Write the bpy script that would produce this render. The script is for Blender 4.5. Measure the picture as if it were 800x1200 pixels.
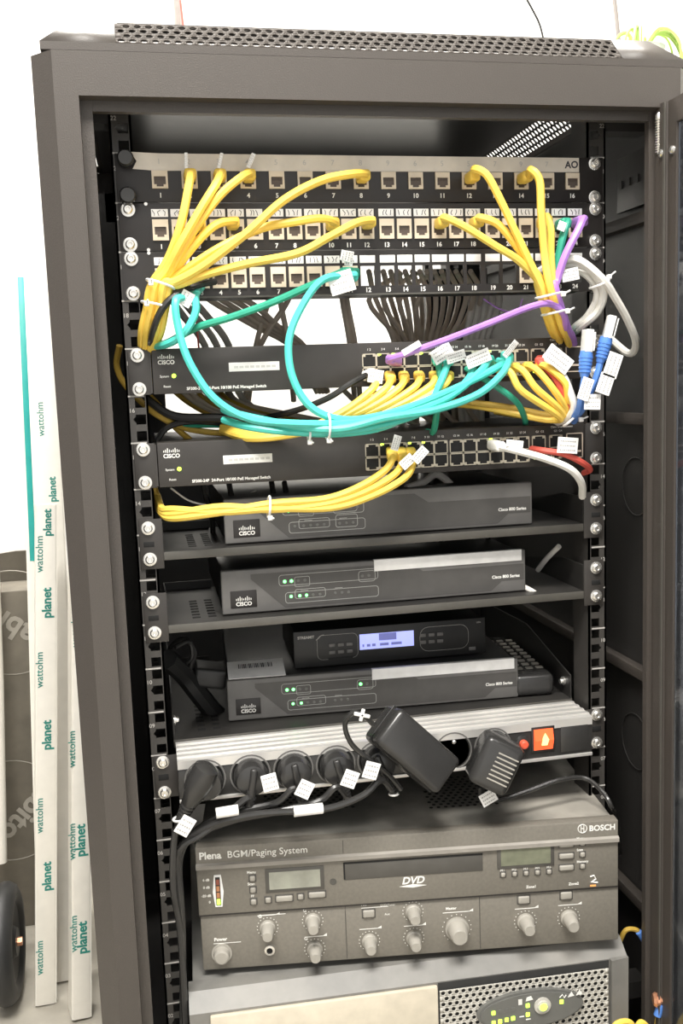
import bpy, bmesh, math, random
from mathutils import Vector, Matrix
random.seed(7)
for o in list(bpy.data.objects): bpy.data.objects.remove(o)
C = bpy.context.scene.collection
S = bpy.context.scene
# ------------------------------------------------------------------ camera, world, lights
CAM = Vector((-231.02, -954.70, 715.69)); PITCH, YAW, ROLL, FPX = -.130295, .196147, -.036759, 1145.35
_cy, _sy, _cp, _sp = math.cos(YAW), math.sin(YAW), math.cos(PITCH), math.sin(PITCH)
_f = Vector((_sy*_cp, _cy*_cp, _sp)); _r = Vector((_cy, -_sy, 0)); _u = _r.cross(_f)
_c, _s = math.cos(ROLL), math.sin(ROLL)
RV, UV, FV = _c*_r+_s*_u, -_s*_r+_c*_u, _f
cd = bpy.data.cameras.new('camera'); cam = bpy.data.objects.new('camera', cd); C.objects.link(cam)
cd.sensor_fit = 'VERTICAL'; cd.sensor_height = 36; cd.lens = FPX*36/1200; cd.clip_start = .01
cam.matrix_world = Matrix(((RV.x, UV.x, -FV.x, CAM.x/1000), (RV.y, UV.y, -FV.y, CAM.y/1000), (RV.z, UV.z, -FV.z, CAM.z/1000), (0, 0, 0, 1)))
S.camera = cam
w = bpy.data.worlds.new('world'); S.world = w; w.use_nodes = True
w.node_tree.nodes['Background'].inputs[0].default_value = (1, .985, .95, 1)
w.node_tree.nodes['Background'].inputs[1].default_value = .88
S.view_settings.view_transform = 'Standard'; S.view_settings.look = 'None'; S.view_settings.gamma = 1
S.view_settings.use_curve_mapping = False; S.view_settings.exposure = .56
def area(name, loc, tgt, sx, sy, power, col=(1, .97, .92)):
    l = bpy.data.lights.new(name, 'AREA'); l.shape = 'RECTANGLE'; l.size = sx; l.size_y = sy; l.energy = power; l.color = col
    o = bpy.data.objects.new(name, l); C.objects.link(o); o.location = loc
    d = Vector(tgt)-Vector(loc); o.rotation_euler = d.to_track_quat('-Z', 'Y').to_euler(); return o
area('ceiling_lamp_front', (-.35, -1.05, 2.36), (-.35, -1.04, 0), 1.2, .6, 72)
area('wall_fill_rear', (-.1, .72, 2.36), (-.1, .73, 0), 1.8, .4, 60)  # added fill that brightens the back wall; no such fitting in view

def at(px, py, Y=None, z=None, x=None):
    d = RV*((px-400)/FPX)-UV*((py-600)/FPX)+FV
    if Y is not None: t = (Y-CAM.y)/d.y
    elif z is not None: t = (z-CAM.z)/d.z
    else: t = (x-CAM.x)/d.x
    return CAM+d*t
# ------------------------------------------------------------------ materials
MT = {}
def mat(name, col, rough=.5, metal=0, var=.08, scale=60, bump=0, emit=0, spec=.5, trans=0, dust=0):
    m = bpy.data.materials.new(name); m.use_nodes = True; nt = m.node_tree; b = nt.nodes['Principled BSDF']
    b.inputs['Roughness'].default_value = rough; b.inputs['Metallic'].default_value = metal
    b.inputs['Specular IOR Level'].default_value = spec
    tc = nt.nodes.new('ShaderNodeTexCoord'); n = nt.nodes.new('ShaderNodeTexNoise'); n.inputs['Scale'].default_value = scale
    n.inputs['Detail'].default_value = 4
    nt.links.new(tc.outputs['Object'], n.inputs['Vector'])
    r = nt.nodes.new('ShaderNodeValToRGB'); r.color_ramp.elements[0].position = .3; r.color_ramp.elements[1].position = .7
    r.color_ramp.elements[0].color = (*[c*(1-var) for c in col], 1); r.color_ramp.elements[1].color = (*[min(1, c*(1+var)) for c in col], 1)
    nt.links.new(n.outputs['Fac'], r.inputs['Fac'])
    out = r.outputs['Color']
    if dust:
        n2 = nt.nodes.new('ShaderNodeTexNoise'); n2.inputs['Scale'].default_value = 9; n2.inputs['Detail'].default_value = 8
        nt.links.new(tc.outputs['Object'], n2.inputs['Vector'])
        r2 = nt.nodes.new('ShaderNodeValToRGB'); r2.color_ramp.elements[0].position = .42; r2.color_ramp.elements[1].position = .68
        nt.links.new(n2.outputs['Fac'], r2.inputs['Fac'])
        mx = nt.nodes.new('ShaderNodeMix'); mx.data_type = 'RGBA'
        ml = nt.nodes.new('ShaderNodeMath'); ml.operation = 'MULTIPLY'; ml.inputs[1].default_value = dust
        nt.links.new(r2.outputs['Color'], ml.inputs[0]); nt.links.new(ml.outputs[0], mx.inputs['Factor'])
        nt.links.new(out, mx.inputs['A']); mx.inputs['B'].default_value = (.42, .39, .34, 1); out = mx.outputs['Result']
    nt.links.new(out, b.inputs['Base Color'])
    if emit:
        b.inputs['Emission Color'].default_value = (*col, 1); b.inputs['Emission Strength'].default_value = emit
    if trans:
        b.inputs['Transmission Weight'].default_value = trans; b.inputs['IOR'].default_value = 1.45
    if bump:
        bp = nt.nodes.new('ShaderNodeBump'); bp.inputs['Strength'].default_value = bump; bp.inputs['Distance'].default_value = .001
        nt.links.new(n.outputs['Fac'], bp.inputs['Height']); nt.links.new(bp.outputs['Normal'], b.inputs['Normal'])
    MT[name] = m; return m
mat('cabinet_paint', (.064, .055, .048), .45, bump=.25, scale=900)
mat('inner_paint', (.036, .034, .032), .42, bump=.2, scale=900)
mat('rail_paint', (.05, .046, .042), .45)
mat('roof_inner', (.035, .034, .033), .28)
mat('panel_black', (.022, .019, .018), .42, scale=30)
mat('shelf_black', (.018, .017, .016), .45, dust=.04)
mat('grille_paint', (.06, .052, .046), .8, spec=.15)
mat('meter_red', (.30, .08, .05), .4)
mat('meter_orange', (.50, .22, .10), .4)
mat('faint_print', (.66, .65, .63), .5)
mat('shade_wall_grey', (.16, .16, .165), .7)  # dark tone chosen so the unseen left wall returns little light
mat('shelf_lip', (.085, .08, .07), .4)
mat('jack_hole', (.10, .075, .06), .5)
mat('tag_ink', (.42, .41, .40), .5)
mat('switch_face', (.038, .034, .031), .42)
mat('chassis_black', (.015, .015, .015), .45, dust=.03)
mat('socket_black', (.006, .006, .006), .7)
mat('router_grey', (.145, .14, .134), .42)
mat('router_lid', (.035, .035, .035), .35)
mat('router_dark', (.075, .071, .067), .4)
mat('line_grey', (.42, .42, .40), .5)
mat('white_print', (.85, .84, .8), .5)
mat('dim_print', (.5, .48, .45), .5)
mat('label_white', (.92, .91, .89), .45)
mat('tape_cream', (.72, .66, .57), .5)
mat('ink', (.03, .03, .04), .6)
mat('green_ink', (.02, .22, .18), .6)
mat('jack_beige', (.72, .62, .48), .45)
mat('port_metal', (.55, .50, .40), .35, metal=.3)
mat('gold', (.6, .42, .12), .3, metal=.6)
mat('screw_steel', (.78, .76, .72), .25, metal=.85)
mat('aluminium', (.72, .70, .67), .38, metal=.55, scale=15)
mat('yellow', (.95, .66, .11), .42, var=.04)
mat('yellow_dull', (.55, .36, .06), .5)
mat('teal', (.09, .62, .53), .38, var=.04)
mat('green', (.03, .34, .22), .4)
mat('purple', (.44, .22, .66), .38)
mat('blue', (.10, .25, .68), .4)
mat('navy', (.04, .07, .22), .45)
mat('white_cable', (.88, .86, .80), .4)
mat('red', (.75, .12, .09), .45)
mat('rubber', (.034, .033, .032), .26)
mat('rear_grey', (.72, .62, .51), .5)
mat('rear_light', (.75, .72, .67), .5)
mat('plug_clear', (.92, .92, .9), .2, trans=.15)
mat('tie_white', (.86, .85, .83), .4)
mat('led_green', (.15, 1, .2), .3, emit=3)
mat('led_lime', (.55, 1, .05), .3, emit=3)
mat('led_off', (.14, .14, .13), .3)
mat('lcd_blue', (.36, .40, .86), .3, emit=.75, var=.12, scale=40)
mat('lcd_text', (.18, .20, .55), .3, emit=.3)
mat('lcd_grey', (.34, .345, .29), .25, var=.15)
mat('lcd_olive', (.17, .18, .125), .2, var=.2)
mat('amp_grey', (.19, .175, .148), .5, scale=300, dust=.05)
mat('amp_top', (.14, .135, .12), .5, dust=.8)
mat('amp_ridge', (.30, .28, .25), .45)
mat('amp_button', (.36, .34, .30), .45)
mat('amp_slot', (.085, .08, .072), .4)
mat('ups_grey', (.19, .185, .172), .45, dust=.3)
mat('ups_mesh', (.52, .50, .45), .45)
mat('ups_hole', (.03, .03, .03), .7)
mat('ups_beige', (.60, .54, .43), .5)
mat('ups_panel', (.14, .14, .13), .35)
mat('rocker_red', (1, .10, .03), .25, emit=.9)
mat('rocker_hot', (1, .50, .18), .25, emit=1.6)
mat('breaker_red', (.8, .12, .06), .4)
mat('orange_led', (.9, .35, .1), .4, emit=.3)
mat('glass', (.10, .11, .13), .08, trans=.9, var=.02)
mat('pvc', (.80, .77, .70), .4, var=.03)
mat('turquoise', (.02, .36, .33), .4)
mat('carton', (.13, .115, .09), .75, scale=25, var=.2)
mat('carton_print', (.30, .28, .24), .7)
mat('tyre', (.02, .02, .02), .5)
mat('copper', (.85, .42, .25), .35, metal=.7)
mat('plant', (.45, .62, .15), .5)
mat('vase', (.62, .68, .58), .3)
mat('wall_paint', (.86, .85, .82), .8, var=.02, scale=4)
mat('concrete', (.36, .335, .285), .8, var=.12, scale=20, bump=.3)
mat('post_grey', (.30, .27, .25), .5)
# ------------------------------------------------------------------ mesh builder
_rb = {}
def rb_mesh(sx, sy, sz, r, seg):
    k = (round(sx, 2), round(sy, 2), round(sz, 2), round(r, 2), seg)
    if k not in _rb:
        bm = bmesh.new(); bmesh.ops.create_cube(bm, size=1)
        for v in bm.verts: v.co = Vector((v.co.x*sx, v.co.y*sy, v.co.z*sz))
        bmesh.ops.bevel(bm, geom=bm.edges[:]+bm.verts[:], offset=min(r, .49*min(sx, sy, sz)), segments=seg, profile=.5, affect='EDGES')
        bm.verts.index_update()
        _rb[k] = ([v.co.copy() for v in bm.verts], [[v.index for v in f.verts] for f in bm.faces]); bm.free()
    return _rb[k]
_tx = {}
def text_mesh(s, size, bold):
    k = (s, bold)
    if k not in _tx:
        cu = bpy.data.curves.new('t', 'FONT'); cu.body = s; cu.size = 1; cu.extrude = .015; cu.offset = .028 if bold else .004
        cu.resolution_u = 3; cu.align_x = 'CENTER'
        o = bpy.data.objects.new('t', cu); C.objects.link(o)
        me = bpy.data.meshes.new_from_object(o.evaluated_get(bpy.context.evaluated_depsgraph_get()))
        _tx[k] = ([v.co.copy() for v in me.vertices], [list(p.vertices) for p in me.polygons])
        bpy.data.objects.remove(o); bpy.data.curves.remove(cu); bpy.data.meshes.remove(me)
    vs, fs = _tx[k]
    return [v*size for v in vs], fs
X, Y_, Z = Vector((1, 0, 0)), Vector((0, 1, 0)), Vector((0, 0, 1))
class MB:
    def __init__(s): s.v = []; s.f = []
    def add(s, vs, fs, M=None):
        n = len(s.v); s.v += [M@Vector(v) if M else Vector(v) for v in vs]; s.f += [[i+n for i in f] for f in fs]; return s
    def box(s, x0, x1, y0, y1, z0, z1, r=0, seg=2):
        if r:
            vs, fs = rb_mesh(abs(x1-x0), abs(y1-y0), abs(z1-z0), r, seg)
            return s.add(vs, fs, Matrix.Translation(((x0+x1)/2, (y0+y1)/2, (z0+z1)/2)))
        return s.add([(x, y, z) for z in (z0, z1) for y in (y0, y1) for x in (x0, x1)],
                     [(0, 2, 3, 1), (4, 5, 7, 6), (0, 1, 5, 4), (2, 6, 7, 3), (0, 4, 6, 2), (1, 3, 7, 5)])
    def rbox(s, c, size, r, M, seg=3):
        vs, fs = rb_mesh(*size, r, seg); return s.add(vs, fs, Matrix.Translation(c)@M.to_4x4())
    def prism(s, pts, a, b, axis='y'):
        n = len(pts)
        g = {'y': lambda p, t: (p[0], t, p[1]), 'z': lambda p, t: (p[0], p[1], t), 'x': lambda p, t: (t, p[0], p[1])}[axis]
        return s.add([g(p, a) for p in pts]+[g(p, b) for p in pts],
                     [list(range(n)), list(range(2*n-1, n-1, -1))]+[(i, i+n, (i+1) % n+n, (i+1) % n) for i in range(n)])
    def lathe(s, prof, o, d, n=24):
        d = Vector(d).normalized(); o = Vector(o); a = d.orthogonal().normalized(); b = d.cross(a)
        vs = []
        for (h, r) in prof:
            for i in range(n):
                t = 2*math.pi*i/n; vs.append(o+d*h+(a*math.cos(t)+b*math.sin(t))*max(r, .01))
        fs = [(j*n+i, j*n+(i+1) % n, (j+1)*n+(i+1) % n, (j+1)*n+i) for j in range(len(prof)-1) for i in range(n)]
        fs += [list(range(n))[::-1], list(range((len(prof)-1)*n, len(prof)*n))]
        return s.add(vs, fs)
    def cyl(s, o, d, h, r, n=16): return s.lathe([(0, r), (h, r)], o, d, n)
    def tube(s, pts, r, n=8, closed=False):
        pts = [Vector(p) for p in pts]; m = len(pts)
        rr = r if isinstance(r, (list, tuple)) else [r]*m
        t = (pts[1]-pts[0]).normalized(); a = t.orthogonal().normalized(); vs = []
        for i, p in enumerate(pts):
            if closed: t = (pts[(i+1) % m]-pts[i-1])
            else: t = pts[min(i+1, m-1)]-pts[max(i-1, 0)]
            t = t.normalized() if t.length > 1e-6 else Z
            a = (a-t*a.dot(t)); a = a.normalized() if a.length > 1e-5 else t.orthogonal().normalized()
            b = t.cross(a)
            for k in range(n):
                q = 2*math.pi*k/n; vs.append(p+(a*math.cos(q)+b*math.sin(q))*rr[i])
        fs = [(i*n+k, i*n+(k+1) % n, ((i+1) % m)*n+(k+1) % n, ((i+1) % m)*n+k) for i in range(m if closed else m-1) for k in range(n)]
        if not closed: fs += [list(range(n))[::-1], list(range((m-1)*n, m*n))]
        return s.add(vs, fs)
    def text(s, t, pos, size, u=X, v=Z, bold=False, align='c'):
        vs, fs = text_mesh(t, size, bold); u = Vector(u).normalized(); v = Vector(v).normalized(); nrm = u.cross(v)
        pos = Vector(pos)
        if align == 'l': pos = pos-u*min(q.x for q in vs)
        return s.add([pos+u*q.x+v*q.y+nrm*q.z for q in vs], fs)
    def rrect(s, x0, x1, z0, z1, y, r=2.5, wd=.5, th=.15):     # outline of a rounded rectangle, facing -y
        o = []
        for rr_, x_, X_, z_, Z_ in ((r, x0, x1, z0, z1), (r-wd, x0+wd, x1-wd, z0+wd, z1-wd)):
            for cx, cz, a0 in ((X_-rr_, Z_-rr_, 0), (x_+rr_, Z_-rr_, 90), (x_+rr_, z_+rr_, 180), (X_-rr_, z_+rr_, 270)):
                for k in range(5):
                    a = math.radians(a0+k*22.5); o.append((cx+rr_*math.cos(a), cz+rr_*math.sin(a)))
        n = 20; vs = [(p[0], y-th, p[1]) for p in o]+[(p[0], y, p[1]) for p in o]
        fs = [(i, (i+1) % n, n+(i+1) % n, n+i) for i in range(n)]
        fs += [(i, 2*n+i, 2*n+(i+1) % n, (i+1) % n) for i in range(n)]
        return s.add(vs, fs)
    def perf(s, u0, v0, nu, nv, p, r, O, U, V, n=8):          # staggered perforated sheet on plane O + u*U + v*V
        O, U, V = Vector(O), Vector(U).normalized(), Vector(V).normalized()
        pv = p*.866
        for j in range(nv):
            for i in range(nu):
                off = p/2 if j % 2 else 0
                x0, x1 = u0+i*p+off, u0+(i+1)*p+off; y0, y1 = v0+j*pv, v0+(j+1)*pv
                cx, cy = (x0+x1)/2, (y0+y1)/2; ring = []; outer = []
                for k in range(n):
                    a = 2*math.pi*(k+.5)/n; ca, sa = math.cos(a), math.sin(a)
                    ring.append(O+U*(cx+r*ca)+V*(cy+r*sa))
                    m = max(abs(ca), abs(sa)); q = (cx+p/2*ca/m, cy+pv/2*sa/m)
                    outer.append((q, k))
                cor = [(x1, y1), (x0, y1), (x0, y0), (x1, y0)]
                vs = ring+[O+U*q[0][0]+V*q[0][1] for q in outer]+[O+U*c[0]+V*c[1] for c in cor]
                fs = []
                for k in range(n):
                    k2 = (k+1) % n
                    if (k+1) % (n//4) == n//8 % (n//4) and False: pass
                    fs.append([k, n+k, n+k2, k2])
                ci = {0: 0, 2: 1, 4: 2, 6: 3}
                for k, c in ci.items(): fs.append([n+k, 2*n+c, n+(k+1) % n]) if n == 8 else None
                s.add(vs, fs)
            if j % 2:
                y0, y1 = v0+j*pv, v0+(j+1)*pv
                s.add([O+U*a+V*b for a, b in ((u0, y0), (u0+p/2, y0), (u0+p/2, y1), (u0, y1))], [(0, 1, 2, 3)])
            else:
                y0, y1 = v0+j*pv, v0+(j+1)*pv; e = u0+nu*p
                s.add([O+U*a+V*b for a, b in ((e, y0), (e+p/2, y0), (e+p/2, y1), (e, y1))], [(0, 1, 2, 3)])
        return s
def build(name, mb, material, parent=None, solid=0):
    org = Vector(parent['_o']) if parent is not None and '_o' in parent else Vector((0, 0, 0))
    me = bpy.data.meshes.new(name); me.from_pydata([(v-org)/1000 for v in mb.v], [], mb.f); me.validate()
    bm = bmesh.new(); bm.from_mesh(me); bmesh.ops.recalc_face_normals(bm, faces=bm.faces); bm.to_mesh(me); bm.free()
    for p in me.polygons: p.use_smooth = True
    me.set_sharp_from_angle(angle=math.radians(32))
    me.materials.append(MT[material])
    o = bpy.data.objects.new(name, me); C.objects.link(o)
    if parent is not None: o.parent = parent; o['_o'] = tuple(org)
    if solid:
        m = o.modifiers.new('thickness', 'SOLIDIFY'); m.thickness = solid/1000; m.offset = 0
    return o
def thing(name, label, cat, loc, group=None, rotz=0, local=False):
    o = bpy.data.objects.new(name, None); C.objects.link(o); o.empty_display_size = .02
    o.location = Vector(loc)/1000; o.rotation_euler.z = rotz; o['label'] = label; o['category'] = cat
    if group: o['group'] = group
    o['_o'] = (0, 0, 0) if local else tuple(loc)
    return o
def tag(o, label, cat, group=None):
    """a one-mesh thing: move its origin to its own base"""
    me = o.data; n = len(me.vertices); c = Vector((sum(v.co.x for v in me.vertices)/n, sum(v.co.y for v in me.vertices)/n, min(v.co.z for v in me.vertices)))
    me.transform(Matrix.Translation(-c)); o.location = c
    o['label'] = label; o['category'] = cat
    if group: o['group'] = group
    return o
def struct(name, mb, m):
    o = build(name, mb, m); o['kind'] = 'structure'; return o
U = 44.45
# ------------------------------------------------------------------ the room
FL = -90
struct('floor', MB().box(-1800, 1800, -1900, 1400, FL-40, FL), 'concrete')
struct('wall_back', MB().box(-1800, 1800, 1000, 1080, FL, 2410), 'wall_paint')
struct('wall_left', MB().box(-1260, -1180, -1900, 1000, FL, 2410), 'shade_wall_grey')  # out of view; set close and dark to cut light from the left
struct('wall_right', MB().box(1800, 1880, -1900, 1400, FL, 2410), 'wall_paint')
struct('ceiling', MB().box(-1800, 1800, -1900, 1400, 2410, 2460), 'wall_paint')
# ------------------------------------------------------------------ the cabinet
cab = thing('server_cabinet', 'tall black steel network cabinet with its front open and equipment stacked inside', 'cabinet', (0, 250, FL))
m = MB()
m.prism([(-305, -38), (-305, -52), (-287, -70), (-267, -70), (-267, -56), (-257, -56), (-257, -48), (-290, -48), (-290, -38)], FL, 1000, 'z')
m.prism([(305, -38), (305, -52), (287, -70), (268, -70), (268, -56), (262, -56), (262, -48), (290, -48), (290, -38)], FL, 1000, 'z')
m.box(-267, 268, -70, -38, 964, 1000); m.box(-256.9, 261.9, -55.9, -48, 955, 964.2)
m.box(-266.9, 267.9, -69.5, -40, FL, FL+60)
build('front_frame', m, 'cabinet_paint', cab)
for s in (-1, 1):
    m = MB(); m.box(s*300, s*297, -38, 560, FL, 1004.5); build('side_panel', m, 'inner_paint', cab)
m = MB(); m.box(-297, 297, 556, 560, FL, 590); m.box(-297, -196, 540, 560, 590, 1000); m.box(265, 297, 540, 560, 590, 1000)
m.box(-265, 265, 540, 560, 960, 1000); m.box(-265, 265, 545, 556, 560, 600); build('rear_frame', m, 'inner_paint', cab)
m = MB(); m.box(-297, 297, -38, 556, FL, FL+30); build('base', m, 'inner_paint', cab)
# roof cap: low tray with a perforated bevel on three sides
m = MB()
m.box(-296, 296, -62, -58, 1003, 1009); m.box(-296, -292, -57.9, 560, 1003, 1009); m.box(292, 296, -57.9, 560, 1003, 1009); m.box(-291.9, 291.9, 556, 559, 1000, 1031)
m.box(-271, 271, -37, 560, 1031.5, 1034)
# plain corner pieces of the bevel
for s in (-1, 1):
    m.add([(s*296, -62, 1009), (s*232, -62, 1009), (s*232, -37, 1034), (s*271, -37, 1034), (s*271, -20, 1034), (s*296, -20, 1009)],
          [(0, 1, 2, 3), (0, 3, 4, 5)])
    m.add([(s*296, 520, 1009), (s*296, 560, 1009), (s*271, 560, 1034), (s*271, 520, 1034)], [(0, 1, 2, 3)])
m.add([(-232, -62, 1009), (232, -62, 1009), (232, -60, 1011), (-232, -60, 1011)], [(0, 1, 2, 3)])
m.box(-268, 268, -33, -31.5, 985, 1031)
build('roof_cap', m, 'cabinet_paint', cab, solid=1)
m = MB(); m.box(-265, 265, 0, 540, 1029.5, 1031.3); build('roof_lining', m, 'roof_inner', cab)
m = MB(); p = 9.6
m.perf(-234, 0, 48, 4, p, 3.1, (0, -62, 1009), X, (0, 1, 1))
build('roof_grille', m, 'grille_paint', cab, solid=1.2)
for s in (-1, 1):
    m = MB(); m.perf(0, 0, 56, 4, p, 3.3, (s*296, -20, 1009), Y_, (-s, 0, 1)); build('roof_grille', m, 'inner_paint', cab, solid=1)
# mounting rails with square holes
def rail(s, yy):
    m = MB(); d = 1 if yy == 0 else -1
    xo, xi = s*245, s*225; hx0, hx1 = s*(232.55+4.75), s*(232.55-4.75)
    z1 = 22*U
    out = [(xo, 0)]
    nts = [(xo, 0), (hx0, 0)]
    for u in range(1, 23):
        zc = (u-1)*U+22.22; nts += [(hx0, zc-3), (hx0+s*2.6, zc), (hx0, zc+3)]
    nts += [(hx0, z1), (xo, z1)]
    m.prism(nts, yy, yy+2*d, 'y'); m.box(min(hx1, xi), max(hx1, xi), yy, yy+2*d, 0, z1)
    zs = [0]
    for u in range(22):
        for o_ in (6.35, 22.22, 38.1): zs += [u*U+o_-4.75, u*U+o_+4.75]
    zs.append(z1)
    for i in range(0, len(zs), 2): m.box(min(hx0, hx1), max(hx0, hx1), yy, yy+2*d, zs[i], zs[i+1])
    m.box(min(xi, xi+s*2), max(xi, xi+s*2), min(yy, yy+d*38), max(yy, yy+d*38), 0, z1)
    m.box(min(xo, xo-s*2), max(xo, xo-s*2), min(yy, yy+d*30), max(yy, yy+d*30), 0, z1)
    r = build('mounting_rail', m, 'rail_paint', cab)
    if yy == 0:
        for u in range(1, 23):
            build('rail_number', MB().text('%02d' % u, (s*(240.6 if s < 0 else 241.2), -.1, u*U-15.5), 5.6), 'dim_print', r)
            build('unit_mark', MB().box(min(s*228.5, s*243.5), max(s*228.5, s*243.5), -.35, 0, u*U-.8, u*U+.6), 'dim_print', r)
for s in (-1, 1): rail(s, 0); rail(s, 500)
for s in (-1, 1):
    for z in (875, 667, 388, 120):
        m = MB(); m.box(min(s*296, s*284), max(s*296, s*284), -36, 540, z-6, z+6, r=1); build('side_rib', m, 'cabinet_paint', cab)
    for z in (14, 970):
        m = MB(); m.box(min(s*296, s*226), max(s*296, s*226), 3, 28, z-10, z+10); build('rail_bracket', m, 'inner_paint', cab)
m = MB(); m.box(288, 294, -20, 60, 888, 945, r=1); [m.box(286, 289, y, y+4, 912, 920) for y in (-8, 10, 28, 46)]
build('slotted_plate', m, 'inner_paint', cab)
for z in (592, 300):
    m = MB(); m.tube([(296, 30+32*math.cos(a), z+32*math.sin(a)) for a in [i*math.pi/12 for i in range(24)]], .7, 5, True); build('knockout', m, 'inner_paint', cab)
# the glass door, swung open towards the camera on the right
door = build('glass_door', MB().prism([(266, -62), (266, -76), (269, -79), (269, -94), (275, -94), (275, -62)], FL+10, 967, 'z')
             .prism([(269, -560), (269, -592), (275, -592), (275, -560)], FL+10, 967, 'z')
             .box(269, 275, -560, -94, 945, 967).box(269, 275, -560, -94, FL+10, FL+40), 'cabinet_paint', cab)
build('glass_pane', MB().box(271, 274.5, -559, -95, FL+41, 944), 'glass', door)
build('seal', MB().box(264.6, 266, -80, -77, FL+10, 966), 'shelf_lip', door)
hp = MB().cyl((267, -66, 922), Z, 34, 2.3, 12)
for k in range(14): hp.tube([(267+3*math.cos(a), -66+3*math.sin(a), 924+k*2.3) for a in [i*math.pi/5 for i in range(10)]], .7, 5, True)
hp.lathe([(0, 2), (1, 3.4), (5, 3.4), (8, 1.5)], (267, -66, 953), Z, 12)
for y in (-74, -88): hp.lathe([(0, 4), (2, 3.6), (3, 2)], (266 if y > -80 else 269, y, 921), (-1, 0, 0), 12)
build('hinge_spring', hp, 'screw_steel', door)
# ------------------------------------------------------------------ shared parts
def screw(parent, x, z, y=-2, dark=False):
    m = MB()
    m.lathe([(0, 6.6), (1, 6.6), (1.3, 5.4), (1.3, 4.6), (3.6, 4.4), (4.4, 3.2), (4.4, 1.9), (3.4, 1.6)] if not dark else
            [(0, 6), (2, 7.6), (9, 7.6), (11, 6.2), (11, .1)], (x, y, z), (0, -1, 0), 18 if not dark else 20)
    return build('screw', m, 'screw_steel' if not dark else 'rubber', parent)
def jack(parent, x, z, h=19, y=-2):
    m = MB(); w = 7.3
    m.box(x-w, x-5.4, y-2, y, z-h/2, z+h/2); m.box(x+5.4, x+w, y-2, y, z-h/2, z+h/2)
    m.box(x-5.4, x+5.4, y-2, y, z+2.8, z+h/2); m.box(x-5.4, x+5.4, y-2, y, z-h/2, z-6.4)
    m.box(x-5.4, x-3.2, y-2, y, z-6.4, z-4.4); m.box(x+3.2, x+5.4, y-2, y, z-6.4, z-4.4)
    j = build('jack', m, 'jack_beige', parent)
    k = MB(); k.box(x-5.4, x+5.4, y-.5, y-.1, z-6.4, z+2.8)
    for i in range(8): k.box(x-4.2+i*1.2-.25, x-4.2+i*1.2+.25, y-1.2, y-.5, z-.2, z+2.8)
    build('socket', k, 'jack_hole', j)
def cisco(mb, x, y, z, s):   # bars over the word; s = word height
    h = [.35, .55, .95, .55, .35, .55, .95, .55, .35]
    for i, q in enumerate(h):
        xx = x+(i-4)*s*.42; lift = .2*s if q > .9 else 0
        mb.box(xx-s*.09, xx+s*.09, y-.25, y, z+s*1.15+(0.30-q/2.6)*s*.6, z+s*1.15+(.30+q)*s*.8)
    mb.text('CISCO', (x, y-.1, z), s*1.25, bold=True)
GP = lambda i: -203.9+(i//6)*108.6+(i % 6)*17.7      # 24 port positions
# ------------------------------------------------------------------ patch panels
def patch(z0, label, lab_z, jz, nz, xs, jacks, openings=()):
    t = thing('patch_panel', label, 'patch panel', (0, 0, z0), 'patch panels in the top of the rack')
    m = MB(); a, b = z0+.4, z0+43.9
    if openings:
        hz0, hz1 = jz-9.5, jz+9.5
        m.box(-241.3, 241.3, -2, 0, a, hz0); m.box(-241.3, 241.3, -2, 0, hz1, b); c = -241.3
        for x in openings: m.box(c, x-7, -2, 0, hz0, hz1); c = x+7
        m.box(c, 241.3, -2, 0, hz0, hz1)
        m.box(-215, 215, 0, 24, z0+.4, z0+3)
    else:
        m.box(-241.3, 241.3, -2, 0, a, b, r=.5); m.box(-215, 215, 0, 30, z0+3, z0+41)
    build('faceplate', m, 'panel_black', t)
    for i, x in enumerate(xs): build('port_number', MB().text(str(i+1), (x, -2, nz-2), 6, bold=True), 'white_print', t)
    for i in jacks: jack(t, xs[i], jz, 19 if len(xs) == 24 else 16)
    return t
xs16 = [-201.9+27.3*i for i in range(16)]; xs24 = [GP(i) for i in range(24)]
p1 = patch(20*U, 'black patch panel with sixteen numbered ports under a cream handwritten tape strip', 0, 909.5, 895.5, xs16, range(16))
m = MB(); m.prism([(-226, 919), (-222, 926), (-227, 934), (-200, 933), (215, 932.3), (215, 918.5), (-205, 917.5)], -2.6, -2, 'y')
tp = build('label_tape', m, 'tape_cream', p1)
for i, c in enumerate(['1', '2', '3', '4', '5', '6', '7', '8', '9', '6', '5', '5', '7', '9', '7']):
    build('handwriting', MB().text(c, (xs16[i], -2.6, 923.5), 7), 'dim_print', tp)
build('handwriting', MB().text('AO', (207, -2.6, 922.5), 9.5, bold=True, u=(1, 0, .03)), 'ink', tp)
for x in (-232, 232):
    for z in (927, 894): screw(p1, x, z, dark=x < 0)
p2 = patch(19*U, 'black patch panel with twenty-four beige jacks and a row of scribbled white tabs', 0, 864, 849, xs24, range(24))
p3 = patch(18*U, 'black patch panel with empty see-through ports in its right half', 0, 819.5, 806, xs24, list(range(0, 11))+[20], [xs24[i] for i in list(range(11, 20))+[21, 22, 23]])
build('lower_lip', MB().box(-212, 212, -7, -2.1, 800.6, 802.2), 'shelf_lip', p3)
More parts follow.
